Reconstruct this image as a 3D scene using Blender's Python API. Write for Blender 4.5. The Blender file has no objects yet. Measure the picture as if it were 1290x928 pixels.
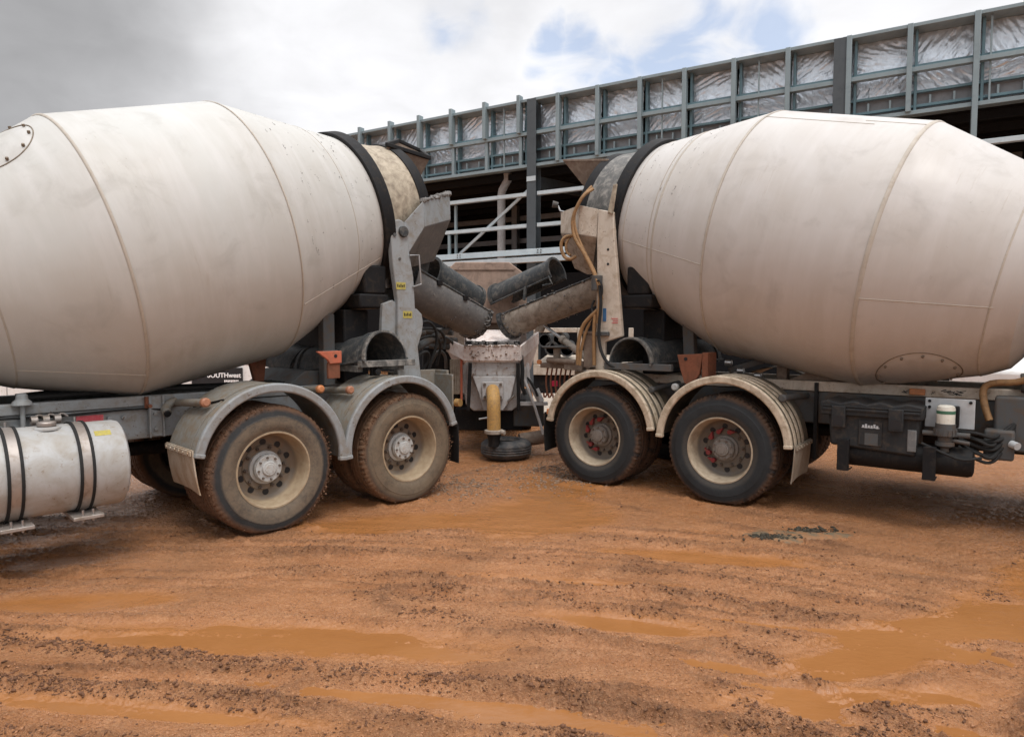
import bpy, bmesh, math, random
import numpy as np
from mathutils import Vector, Matrix

rnd = random.Random(7)
scene = bpy.context.scene
C = scene.collection
PI = math.pi

# ------------------------------------------------------------------ camera
CAM_H, PITCH, FPX = 1.6374, 3.352, 844.0
cam_d = bpy.data.cameras.new('camera')
cam_d.sensor_width = 36.0
cam_d.lens = 36.0 * FPX / 1290.0
cam_d.clip_start, cam_d.clip_end = 0.05, 6000
cam = bpy.data.objects.new('camera', cam_d)
C.objects.link(cam)
cam.location = (0, 0, CAM_H)
cam.rotation_euler = (math.radians(90 - PITCH), 0, 0)
scene.camera = cam

# ------------------------------------------------------------------ world
SUN_EL, SUN_AZ = math.radians(62), math.radians(155)     # azimuth clockwise from +Y
world = bpy.data.worlds.new('World')
scene.world = world
world.use_nodes = True
wt = world.node_tree
for n in list(wt.nodes):
    wt.nodes.remove(n)


def wn(kind, **kw):
    n = wt.nodes.new(kind)
    for k, v in kw.items():
        setattr(n, k, v)
    return n


def wmath(op, a, b=None, c=None, clamp=False):
    n = wn('ShaderNodeMath', operation=op, use_clamp=clamp)
    for i, v in enumerate((a, b, c)):
        if v is None:
            continue
        if isinstance(v, (int, float)):
            n.inputs[i].default_value = v
        else:
            wt.links.new(v, n.inputs[i])
    return n.outputs[0]


wout = wn('ShaderNodeOutputWorld')
wbg = wn('ShaderNodeBackground')
wbg.inputs['Strength'].default_value = 0.10
sky = wn('ShaderNodeTexSky', sky_type='NISHITA')
sky.sun_disc = False
sky.sun_elevation = SUN_EL
sky.sun_rotation = SUN_AZ
sky.air_density, sky.dust_density = 1.0, 0.6
tc = wn('ShaderNodeTexCoord')
nrm = wn('ShaderNodeVectorMath', operation='NORMALIZE')
wt.links.new(tc.outputs['Generated'], nrm.inputs[0])
DIR = nrm.outputs[0]
sep = wn('ShaderNodeSeparateXYZ')
wt.links.new(DIR, sep.inputs[0])
zz = wmath('ADD', wmath('MAXIMUM', sep.outputs[2], 0.02), 0.22)
comb = wn('ShaderNodeCombineXYZ')
wt.links.new(wmath('DIVIDE', sep.outputs[0], zz), comb.inputs[0])
wt.links.new(wmath('DIVIDE', sep.outputs[1], zz), comb.inputs[1])


def wnoise(scale, detail, rough, dist=0.0, src=None):
    n = wn('ShaderNodeTexNoise')
    n.inputs['Scale'].default_value = scale
    n.inputs['Detail'].default_value = detail
    n.inputs['Roughness'].default_value = rough
    n.inputs['Distortion'].default_value = dist
    wt.links.new(src or comb.outputs[0], n.inputs['Vector'])
    return n


n_big = wnoise(1.5, 6, 0.55, 0.3)
n_fine = wnoise(5.0, 7, 0.52, 0.4)
n_hole = wnoise(5.5, 6, 0.5, 0.5)
n_warp = wnoise(9.0, 5, 0.52, 0.0, DIR)
warp_s = wn('ShaderNodeVectorMath', operation='MULTIPLY_ADD')
wt.links.new(n_warp.outputs['Color'], warp_s.inputs[0])
warp_s.inputs[1].default_value = (0.13, 0.13, 0.13)
warp_s.inputs[2].default_value = (-0.065, -0.065, -0.065)
wadd = wn('ShaderNodeVectorMath', operation='ADD')
wt.links.new(DIR, wadd.inputs[0])
wt.links.new(warp_s.outputs[0], wadd.inputs[1])
wnrm = wn('ShaderNodeVectorMath', operation='NORMALIZE')
wt.links.new(wadd.outputs[0], wnrm.inputs[0])
WDIR = wnrm.outputs[0]


def sky_dir(az, el):
    az, el = math.radians(az), math.radians(el)
    return (math.sin(az) * math.cos(el), math.cos(az) * math.cos(el), math.sin(el))


def blob(az, el, r_in, r_out, src):
    d = wn('ShaderNodeVectorMath', operation='DOT_PRODUCT')
    wt.links.new(src, d.inputs[0])
    d.inputs[1].default_value = sky_dir(az, el)
    m = wn('ShaderNodeMapRange', interpolation_type='SMOOTHSTEP')
    m.inputs['From Min'].default_value = math.cos(math.radians(r_out))
    m.inputs['From Max'].default_value = math.cos(math.radians(r_in))
    wt.links.new(d.outputs['Value'], m.inputs['Value'])
    return m.outputs[0]


holes = None
for az, el, ri, ro in ((-4.6, 23.3, 0.0, 3.0), (2.8, 22.0, 0.0, 2.2), (5.4, 21.2, 0.0, 2.6), (9.0, 20.2, 0.0, 2.6),
                       (13.0, 20.6, 0.0, 3.8), (17.0, 21.6, 0.0, 4.0), (20.5, 22.4, 0.0, 4.0), (14.5, 23.6, 0.0, 3.6),
                       (60, 35, 3, 10), (-75, 45, 3, 10), (150, 35, 4, 12), (-150, 55, 6, 14)):
    b = blob(az, el, ri, ro, WDIR)
    holes = b if holes is None else wmath('MAXIMUM', holes, b)
hn = wn('ShaderNodeMapRange', interpolation_type='SMOOTHSTEP')
hn.inputs['From Min'].default_value, hn.inputs['From Max'].default_value = 0.34, 0.66
wt.links.new(n_hole.outputs['Fac'], hn.inputs['Value'])
holes = wmath('MULTIPLY', holes, wmath('ADD', wmath('MULTIPLY', hn.outputs[0], 1.1), 0.10), clamp=True)
cover = wmath('SUBTRACT', 1.0, wmath('MULTIPLY', holes, 0.58), clamp=True)

# cloud brightness: bright veil with billows, grey banks in some directions, bright where the sun stands behind it
bri = wmath('ADD', 9.0, wmath('MULTIPLY', wmath('SUBTRACT', n_big.outputs['Fac'], 0.5), 2.6))
bri = wmath('ADD', bri, wmath('MULTIPLY', wmath('SUBTRACT', n_fine.outputs['Fac'], 0.5), 3.0))
dark = None
for az, el, ri, ro, amt in ((-44, 12, 2, 27, 0.56), (-30, 27, 1, 12, 0.14), (-4, 29.5, 0, 9, 0.20), (8, 30, 0, 8, 0.12),
                            (-110, 30, 10, 50, 0.25), (180, 3, 15, 60, 0.42), (115, 3, 10, 45, 0.30)):  # low bank behind the viewer is added to cut front fill
    b = wmath('MULTIPLY', blob(az, el, ri, ro, WDIR), amt)
    dark = b if dark is None else wmath('ADD', dark, b)
bri = wmath('MULTIPLY', bri, wmath('SUBTRACT', 1.0, dark, clamp=True))
glow = blob(math.degrees(SUN_AZ), math.degrees(SUN_EL), 8, 75, DIR)
bri = wmath('MULTIPLY', bri, wmath('ADD', 1.0, wmath('MULTIPLY', glow, 0.7)))
zen = wn('ShaderNodeMapRange', interpolation_type='SMOOTHSTEP')                 # overcast skies are brightest overhead
zen.inputs['From Min'].default_value, zen.inputs['From Max'].default_value = 0.52, 1.0
wt.links.new(sep.outputs[2], zen.inputs['Value'])
bri = wmath('MULTIPLY', bri, wmath('ADD', 1.0, wmath('MULTIPLY', zen.outputs[0], 0.65)))
ccol = wn('ShaderNodeVectorMath', operation='SCALE')
ccol.inputs[0].default_value = (0.985, 0.985, 1.01)
wt.links.new(bri, ccol.inputs['Scale'])
wmix = wn('ShaderNodeMix', data_type='RGBA')
wt.links.new(cover, wmix.inputs['Factor'])
skb = wn('ShaderNodeVectorMath', operation='SCALE')
skb.inputs['Scale'].default_value = 1.9
wt.links.new(sky.outputs[0], skb.inputs[0])
wt.links.new(skb.outputs[0], wmix.inputs['A'])
wt.links.new(ccol.outputs[0], wmix.inputs['B'])
wt.links.new(wmix.outputs['Result'], wbg.inputs['Color'])
wt.links.new(wbg.outputs[0], wout.inputs['Surface'])

# ------------------------------------------------------------------ sun behind thin cloud
sd = bpy.data.lights.new('sun', 'SUN')
sd.energy, sd.angle, sd.color = 1.3, math.radians(16), (1.0, 0.955, 0.9)
so = bpy.data.objects.new('sun', sd)
C.objects.link(so)
sv = Vector((math.sin(SUN_AZ) * math.cos(SUN_EL), math.cos(SUN_AZ) * math.cos(SUN_EL), math.sin(SUN_EL)))
so.rotation_euler = sv.to_track_quat('Z', 'Y').to_euler()
so.location = sv * 60

scene.view_settings.view_transform = 'Standard'
scene.view_settings.look = 'None'
scene.view_settings.gamma = 1
scene.view_settings.exposure = 0.14
scene.view_settings.use_curve_mapping = False
scene.render.engine = 'CYCLES'


# ------------------------------------------------------------------ materials
def srgb(r, g, b):
    f = lambda c: (c / 255 / 12.92) if c / 255 <= 0.04045 else ((c / 255 + 0.055) / 1.055) ** 2.4
    return (f(r), f(g), f(b))


class Mat:
    """Small node-building helper round one Principled material."""

    def __init__(s, name):
        s.m = bpy.data.materials.new(name)
        s.m.use_nodes = True
        s.t = s.m.node_tree
        s.b = s.t.nodes['Principled BSDF']
        s.tc = s.t.nodes.new('ShaderNodeTexCoord')

    def n(s, kind, **kw):
        n = s.t.nodes.new(kind)
        for k, v in kw.items():
            setattr(n, k, v)
        return n

    def l(s, a, b):
        s.t.links.new(a, b)

    def mapped(s, scale, coord='Object'):
        mp = s.n('ShaderNodeMapping')
        mp.inputs['Scale'].default_value = scale
        s.l(s.tc.outputs[coord], mp.inputs['Vector'])
        return mp.outputs[0]

    def noise(s, scale, detail=5, rough=0.55, dist=0.0, vec=None, coord='Object'):
        n = s.n('ShaderNodeTexNoise')
        n.inputs['Scale'].default_value = scale
        n.inputs['Detail'].default_value = detail
        n.inputs['Roughness'].default_value = rough
        n.inputs['Distortion'].default_value = dist
        s.l(vec or s.tc.outputs[coord], n.inputs['Vector'])
        return n.outputs['Fac']

    def ramp(s, fac, a, b, lo=0.0, hi=1.0, smooth=False):
        n = s.n('ShaderNodeMapRange')
        if smooth:
            n.interpolation_type = 'SMOOTHSTEP'
        n.inputs['From Min'].default_value, n.inputs['From Max'].default_value = a, b
        n.inputs['To Min'].default_value, n.inputs['To Max'].default_value = lo, hi
        s.l(fac, n.inputs['Value'])
        return n.outputs[0]

    def math(s, op, a, b=None, clamp=False):
        n = s.n('ShaderNodeMath', operation=op, use_clamp=clamp)
        for i, v in enumerate((a, b)):
            if v is None:
                continue
            if isinstance(v, (int, float)):
                n.inputs[i].default_value = v
            else:
                s.l(v, n.inputs[i])
        return n.outputs[0]

    def mix(s, fac, a, b):
        n = s.n('ShaderNodeMix', data_type='RGBA')
        for key, v in (('Factor', fac), ('A', a), ('B', b)):
            if isinstance(v, (int, float)):
                n.inputs[key].default_value = v
            elif isinstance(v, tuple):
                n.inputs[key].default_value = (*v, 1)
            else:
                s.l(v, n.inputs[key])
        return n.outputs['Result']

    def set(s, **kw):
        for k, v in kw.items():
            k = {'color': 'Base Color', 'rough': 'Roughness', 'metal': 'Metallic', 'spec': 'Specular IOR Level'}[k]
            if isinstance(v, tuple):
                s.b.inputs[k].default_value = (*v, 1)
            elif isinstance(v, (int, float)):
                s.b.inputs[k].default_value = v
            else:
                s.l(v, s.b.inputs[k])

    def bump(s, h, strength, dist=0.01):
        n = s.n('ShaderNodeBump')
        n.inputs['Strength'].default_value = strength
        n.inputs['Distance'].default_value = dist
        s.l(h, n.inputs['Height'])
        s.l(n.outputs[0], s.b.inputs['Normal'])


def worn(name, base, dirt, amount=0.35, rough=0.5, metal=0.0, spots=None, scale=3.0, bump=0.15, streak=True):
    """Used paint/steel: tone drift, blotchy dirt, vertical runs and optional chips."""
    m = Mat(name)
    drift = m.noise(scale * 0.7, 4)
    blot = m.noise(scale * 3.1, 7, 0.65, 0.6)
    col = m.mix(m.ramp(drift, 0.3, 0.7), tuple(c * 0.9 for c in base), tuple(min(1, c * 1.08) for c in base))
    mask = m.ramp(blot, 0.62 - amount * 0.35, 0.82 - amount * 0.2, 0, 0.8)
    if streak:
        run = m.noise(scale * 2, 5, 0.6, 0, m.mapped((5, 5, 0.6)))
        mask = m.math('MAXIMUM', mask, m.ramp(run, 0.64 - amount * 0.25, 0.9, 0, 0.75))
    col = m.mix(mask, col, dirt)
    if spots:
        sp = m.noise(scale * 14, 4, 0.7)
        big = m.noise(scale * 2.2, 3)
        sm = m.math('MULTIPLY', m.ramp(sp, 0.6, 0.66), m.ramp(big, 0.46, 0.62))
        col = m.mix(sm, col, spots)
    fine = m.noise(scale * 30, 3, 0.6)
    m.set(color=col, metal=metal, rough=m.ramp(m.math('ADD', blot, m.math('MULTIPLY', fine, 0.3)), 0.3, 1.0, rough - 0.1, min(1, rough + 0.22)))
    m.set(spec=0.5 if metal > 0.2 else 0.22 if max(base) < 0.1 else 0.35)
    m.bump(m.math('ADD', fine, m.math('MULTIPLY', blot, 1.5)), bump, 0.004)
    return m.m


def plain(name, col, rough=0.5, metal=0.0, var=0.12):
    m = Mat(name)
    nz = m.noise(14, 5, 0.6)
    m.set(color=m.mix(m.ramp(nz, 0.3, 0.7), tuple(c * (1 - var) for c in col), tuple(min(1, c * (1 + var)) for c in col)),
          rough=m.ramp(m.noise(30, 4), 0.3, 0.7, max(0.05, rough - 0.08), min(1, rough + 0.1)), metal=metal, spec=0.15 if rough > 0.9 else 0.4)
    m.bump(m.noise(60, 3), 0.08, 0.003)
    return m.m


MUD = (0.17, 0.085, 0.045)
DUST = (0.30, 0.235, 0.17)
MT = {}
MT['grey_paint'] = worn('grey_paint', (0.28, 0.30, 0.31), (0.20, 0.165, 0.125), 0.55, 0.45, spots=(0.11, 0.07, 0.05))
MT['fender_grey'] = worn('fender_grey', (0.235, 0.24, 0.225), (0.21, 0.155, 0.10), 0.8, 0.55, spots=(0.13, 0.075, 0.04), scale=5)
MT['cream_paint'] = worn('cream_paint', (0.56, 0.49, 0.41), (0.30, 0.21, 0.13), 0.45, 0.45, spots=(0.12, 0.06, 0.03))
MT['fender_cream'] = worn('fender_cream', (0.56, 0.47, 0.36), (0.20, 0.145, 0.085), 0.62, 0.5, spots=(0.05, 0.045, 0.035), scale=4)
MT['fender_dark'] = worn('fender_dark', (0.11, 0.095, 0.075), (0.30, 0.22, 0.13), 0.4, 0.6, scale=4)
MT['rail_dark'] = worn('rail_dark', (0.085, 0.09, 0.092), (0.12, 0.075, 0.045), 0.5, 0.55)
MT['black_steel_shaded'] = worn('black_steel_shaded', (0.011, 0.011, 0.012), (0.05, 0.038, 0.028), 0.3, 0.6, scale=5)  # black steel, colour lowered further so parts deep in shade read black
MT['chute_dark'] = worn('chute_dark', (0.045, 0.050, 0.053), (0.20, 0.18, 0.155), 0.42, 0.45, scale=4, spots=(0.22, 0.2, 0.18))
MT['chute_grey'] = worn('chute_grey', (0.145, 0.147, 0.147), (0.25, 0.24, 0.225), 0.42, 0.55, scale=5, spots=(0.36, 0.33, 0.29))
MT['chute_tan'] = worn('chute_tan', (0.43, 0.375, 0.315), (0.15, 0.115, 0.085), 0.6, 0.7, scale=4, spots=(0.09, 0.07, 0.05))
MT['throat_tan'] = worn('throat_tan', (0.45, 0.385, 0.29), (0.15, 0.115, 0.085), 0.65, 0.6, scale=4)
MT['throat_grey'] = worn('throat_grey', (0.10, 0.098, 0.092), (0.42, 0.39, 0.35), 0.45, 0.5, scale=3.5)
MT['hopper_brown'] = worn('hopper_brown', (0.18, 0.13, 0.10), (0.30, 0.25, 0.20), 0.5, 0.8, scale=4)
MT['alu'] = worn('alu', (0.45, 0.455, 0.45), (0.33, 0.29, 0.235), 0.55, 0.52, metal=0.15, spots=(0.25, 0.19, 0.13), scale=2.2, bump=0.05)
MT['steel'] = plain('steel', (0.42, 0.42, 0.42), 0.35, 0.9)
MT['strap'] = worn('strap', (0.40, 0.36, 0.33), (0.20, 0.15, 0.1), 0.4, 0.45, metal=0.6)
MT['rubber'] = plain('rubber', (0.014, 0.014, 0.014), 0.75)
MT['amber'] = plain('amber', (0.52, 0.20, 0.08), 0.35, var=0.3)
MT['amber_dirty'] = plain('amber_dirty', (0.36, 0.16, 0.09), 0.45)
MT['orange_paint'] = worn('orange_paint', (0.50, 0.135, 0.075), (0.26, 0.12, 0.07), 0.45, 0.55, scale=7)
MT['rust'] = worn('rust', (0.21, 0.075, 0.04), (0.10, 0.05, 0.03), 0.5, 0.75)
MT['red_paint'] = worn('red_paint', (0.25, 0.028, 0.032), (0.14, 0.075, 0.055), 0.5, 0.5, scale=9)
MT['hub_light'] = worn('hub_light', (0.46, 0.47, 0.46), (0.32, 0.25, 0.18), 0.35, 0.45, scale=12)
MT['hub_dark'] = worn('hub_dark', (0.20, 0.18, 0.16), (0.13, 0.10, 0.08), 0.4, 0.5, scale=12)
MT['nut'] = plain('nut', (0.13, 0.10, 0.08), 0.6)
MT['hose_tan'] = worn('hose_tan', (0.30, 0.17, 0.075), (0.13, 0.08, 0.045), 0.5, 0.6, scale=8)
MT['yellow_pipe'] = worn('yellow_pipe', (0.54, 0.31, 0.095), (0.27, 0.18, 0.105), 0.6, 0.55, scale=9, spots=(0.12, 0.07, 0.03))
MT['pump_white'] = worn('pump_white', (0.78, 0.71, 0.67), (0.50, 0.33, 0.27), 0.45, 0.55, scale=4, spots=(0.12, 0.09, 0.07))
MT['pump_grey'] = worn('pump_grey', (0.47, 0.46, 0.455), (0.30, 0.22, 0.17), 0.4, 0.5, scale=4, spots=(0.10, 0.08, 0.07))
MT['splash_brown'] = worn('splash_brown', (0.36, 0.26, 0.205), (0.16, 0.12, 0.095), 0.5, 0.8, scale=3.5)
MT['concrete_wet'] = worn('concrete_wet', (0.20, 0.19, 0.18), (0.10, 0.095, 0.09), 0.5, 0.6, scale=9)
MT['teal_steel'] = worn('teal_steel', (0.125, 0.205, 0.235), (0.085, 0.135, 0.155), 0.3, 0.4, metal=0.2, scale=1.2, bump=0.03)
MT['galv'] = worn('galv', (0.235, 0.295, 0.315), (0.17, 0.215, 0.235), 0.3, 0.4, metal=0.25, scale=1.2, bump=0.03)
MT['galv_light'] = worn('galv_light', (0.50, 0.57, 0.60), (0.36, 0.42, 0.45), 0.3, 0.4, metal=0.15, scale=1.2, bump=0.03)
MT['column_dark'] = worn('column_dark', (0.075, 0.09, 0.10), (0.05, 0.06, 0.07), 0.3, 0.5, scale=1.2, bump=0.03)
MT['flashing'] = worn('flashing', (0.20, 0.21, 0.22), (0.13, 0.135, 0.14), 0.4, 0.45, metal=0.4, scale=1)
MT['shed_shade'] = plain('shed_shade', (0.009, 0.010, 0.012), 0.9)  # near-black colour stands in for the shade inside the building
MT['pipe_grey'] = plain('pipe_grey', (0.46, 0.48, 0.49), 0.5)
MT['white_paint'] = worn('white_paint', (0.74, 0.73, 0.71), (0.5, 0.44, 0.38), 0.2, 0.45)
MT['sign_black'] = plain('sign_black', (0.015, 0.015, 0.017), 0.5)
MT['sign_white'] = plain('sign_white', (0.8, 0.8, 0.8), 0.5, var=0.02)
MT['tail_red'] = plain('tail_red', (0.32, 0.012, 0.04), 0.35)
MT['sticker_yellow'] = worn('sticker_yellow', (0.50, 0.42, 0.08), (0.27, 0.24, 0.14), 0.6, 0.5, scale=20)
MT['sticker_red'] = worn('sticker_red', (0.55, 0.08, 0.10), (0.6, 0.4, 0.35), 0.3, 0.5, scale=20)
MT['sticker_blue'] = plain('sticker_blue', (0.06, 0.16, 0.33), 0.5)
MT['plastic_dark'] = worn('plastic_dark', (0.026, 0.028, 0.030), (0.085, 0.066, 0.05), 0.35, 0.55, scale=5, bump=0.1)
MT['glass_dark'] = plain('glass_dark', (0.02, 0.025, 0.03), 0.08)
MT['green_band'] = plain('green_band', (0.06, 0.16, 0.10), 0.5)
MT['filter_white'] = worn('filter_white', (0.68, 0.66, 0.58), (0.42, 0.35, 0.25), 0.25, 0.4, scale=9)


def flap_mat(name, base, mud):
    m = Mat(name)
    run = m.noise(9, 6, 0.65, 0.5, m.mapped((1, 1, 0.45)))
    sp = m.noise(50, 4, 0.7)
    col = m.mix(m.ramp(run, 0.4, 0.7), base, mud)
    col = m.mix(m.ramp(sp, 0.6, 0.68, 0, 0.7), col, (0.16, 0.07, 0.03))
    m.set(color=col, rough=0.75)
    m.bump(run, 0.25, 0.01)
    return m.m


MT['flap_light'] = flap_mat('flap_light', (0.52, 0.45, 0.36), (0.33, 0.22, 0.13))
MT['flap_cream'] = flap_mat('flap_cream', (0.30, 0.255, 0.20), (0.19, 0.14, 0.095))


def drum_mat(name, base, warm, pale):
    m = Mat(name)
    # wide washes, streaks that run round the drum (x is the drum axis), scuffs and cement spots
    a = m.noise(1.1, 5, 0.55, 0.4)
    b = m.noise(3.2, 6, 0.6, 0.5)
    ring = m.noise(2.6, 5, 0.6, 0.3, m.mapped((3.2, 0.5, 0.5)))
    col = m.mix(m.ramp(a, 0.32, 0.68), base, warm)
    col = m.mix(m.ramp(ring, 0.45, 0.72, 0, 0.5), col, pale)
    col = m.mix(m.ramp(b, 0.54, 0.76, 0, 0.5), col, tuple(c * 0.74 for c in warm))
    sc = m.noise(26, 4, 0.7, 0, m.mapped((1, 0.35, 0.35)))
    g = m.noise(1.7, 3)
    col = m.mix(m.math('MULTIPLY', m.ramp(sc, 0.66, 0.72), m.ramp(g, 0.54, 0.66, 0, 0.5)), col, (0.25, 0.2, 0.155))
    fs = m.noise(4.0, 6, 0.7, 0.2, m.mapped((7.0, 0.55, 0.55)))           # fine runs round the skin
    patch = m.noise(0.9, 3, 0.5)
    col = m.mix(m.math('MULTIPLY', m.ramp(fs, 0.60, 0.74, 0, 0.55), m.ramp(patch, 0.44, 0.62)), col, (0.33, 0.27, 0.205))
    sp = m.noise(60, 3, 0.6)
    col = m.mix(m.math('MULTIPLY', m.ramp(sp, 0.70, 0.74), m.ramp(a, 0.5, 0.62, 0, 0.6)), col, (0.28, 0.22, 0.16))
    m.set(color=col, rough=m.ramp(b, 0.3, 0.7, 0.40, 0.60))
    m.bump(m.math('ADD', m.noise(1.9, 3), m.math('MULTIPLY', sc, 0.03)), 0.20, 0.03)
    return m.m


MT['drum_grey'] = drum_mat('drum_grey', (0.51, 0.51, 0.485), (0.455, 0.435, 0.395), (0.595, 0.582, 0.565))
MT['drum_cream'] = drum_mat('drum_cream', (0.54, 0.518, 0.495), (0.48, 0.445, 0.405), (0.595, 0.57, 0.55))
MT['weld_warm'] = worn('weld_warm', (0.47, 0.425, 0.365), (0.37, 0.315, 0.25), 0.4, 0.55, scale=5, bump=0.05)
MT['weld_dark'] = worn('weld_dark', (0.16, 0.12, 0.085), (0.3, 0.24, 0.17), 0.5, 0.6, scale=8)


def tyre_mat(name, side, dust, mud, mud_amt, dust_r):
    """Wheel axis is local Y: radius from object X/Z. Mud caked on the tread, dusty band next to the rim."""
    m = Mat(name)
    sx = m.n('ShaderNodeSeparateXYZ')
    m.l(m.tc.outputs['Object'], sx.inputs[0])
    r = m.math('SQRT', m.math('ADD', m.math('MULTIPLY', sx.outputs[0], sx.outputs[0]), m.math('MULTIPLY', sx.outputs[2], sx.outputs[2])))
    n1 = m.noise(9, 6, 0.65, 0.4)
    n2 = m.noise(45, 5, 0.7)
    rn = m.math('ADD', r, m.math('MULTIPLY', m.math('SUBTRACT', n1, 0.5), 0.05))
    col = m.mix(m.ramp(n1, 0.3, 0.7), side, tuple(c * 1.5 for c in side))
    col = m.mix(m.math('MULTIPLY', m.ramp(rn, dust_r - 0.012, dust_r + 0.012, 1.0, 0.0), m.ramp(m.math('ADD', m.math('MULTIPLY', n1, 0.6), m.math('MULTIPLY', n2, 0.5)), 0.40, 0.62, 0.45, 1.0)), col, dust)
    col = m.mix(m.ramp(n2, 0.56, 0.75, 0, 0.35), col, dust)
    mm = m.math('MULTIPLY', m.ramp(rn, 0.466, 0.502), m.ramp(m.math('ADD', n1, m.math('MULTIPLY', n2, 0.5)), 0.78 - mud_amt * 0.4, 0.95 - mud_amt * 0.4))
    col = m.mix(mm, col, mud)
    m.set(color=col, rough=m.ramp(n1, 0.3, 0.7, 0.68, 0.9), spec=0.22)
    m.bump(m.math('ADD', m.math('MULTIPLY', n2, m.math('ADD', mm, 0.15)), n1), 0.5, 0.008)
    return m.m


MT['tyre_muddy'] = tyre_mat('tyre_muddy', (0.030, 0.031, 0.032), (0.165, 0.128, 0.092), (0.15, 0.086, 0.054), 1.0, 0.428)
MT['tyre_dusty'] = tyre_mat('tyre_dusty', (0.045, 0.04, 0.034), (0.17, 0.13, 0.09), (0.17, 0.10, 0.06), 0.6, 0.47)
MT['tyre_dark'] = tyre_mat('tyre_dark', (0.022, 0.0235, 0.025), (0.062, 0.056, 0.049), (0.10, 0.062, 0.042), 0.5, 0.36)


def rim_mat(name, paint, disc, mud):
    m = Mat(name)
    sx = m.n('ShaderNodeSeparateXYZ')
    m.l(m.tc.outputs['Object'], sx.inputs[0])
    n1 = m.noise(11, 6, 0.65, 0.4)
    col = m.mix(m.ramp(sx.outputs[1], -0.17, -0.13), disc, paint)          # darker disc colour deep inside, paint colour towards the lip
    col = m.mix(m.ramp(n1, 0.42, 0.72, 0, 0.75), col, mud)
    m.set(color=col, rough=0.62)
    m.bump(n1, 0.15, 0.006)
    return m.m


MT['rim_grey'] = rim_mat('rim_grey', (0.38, 0.295, 0.195), (0.17, 0.14, 0.11), (0.23, 0.15, 0.085))
MT['rim_cream'] = rim_mat('rim_cream', (0.42, 0.345, 0.25), (0.135, 0.118, 0.10), (0.20, 0.145, 0.095))


def foil_mat():
    m = Mat('foil')
    w1 = m.noise(2.6, 6, 0.62, 2.2, m.mapped((1.6, 1.0, 0.7)))
    w2 = m.noise(6.0, 4, 0.6, 1.2, m.mapped((2.6, 1.0, 0.8)))
    rid = m.math('ABSOLUTE', m.math('SUBTRACT', w1, 0.5))
    rid2 = m.math('ABSOLUTE', m.math('SUBTRACT', w2, 0.5))
    h = m.math('ADD', rid, m.math('MULTIPLY', rid2, 0.4))
    m.set(color=m.mix(m.ramp(w1, 0.3, 0.7), (0.60, 0.66, 0.72), (0.74, 0.80, 0.86)), metal=0.62, rough=0.32)
    m.bump(h, 0.35, 0.06)
    return m.m


MT['foil'] = foil_mat()


def hub_wall(name):
    m = Mat(name)
    m.set(color=(0.03, 0.03, 0.03), rough=0.8)
    return m.m


# ------------------------------------------------------------------ mesh builder
EACH = {'hand_hole', 'hub_bolt', 'rail_bolt', 'strap_bolt', 'post_bolt', 'beam_bolt', 'flange_bolt', 'plate_bolt', 'hatch_bolt', 'hanging_hook', 'wing_channel',
        'pipe_rack', 'frame_post', 'agitator_lever', 'roller_cradle', 'drum_roller', 'side_window', 'purlin', 'wall', 'sag_rod', 'jamb_post', 'bolt_hole_shade',
        'pipework', 'valve_block', 'pump_hose', 'chute_latch', 'edge_flange', 'hopper_stay', 'chute_rack', 'strap_rubber', 'cross_member', 'post_gusset',
        'hose_coupling', 'tank_bracket', 'lid_rib', 'rear_member'}


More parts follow.
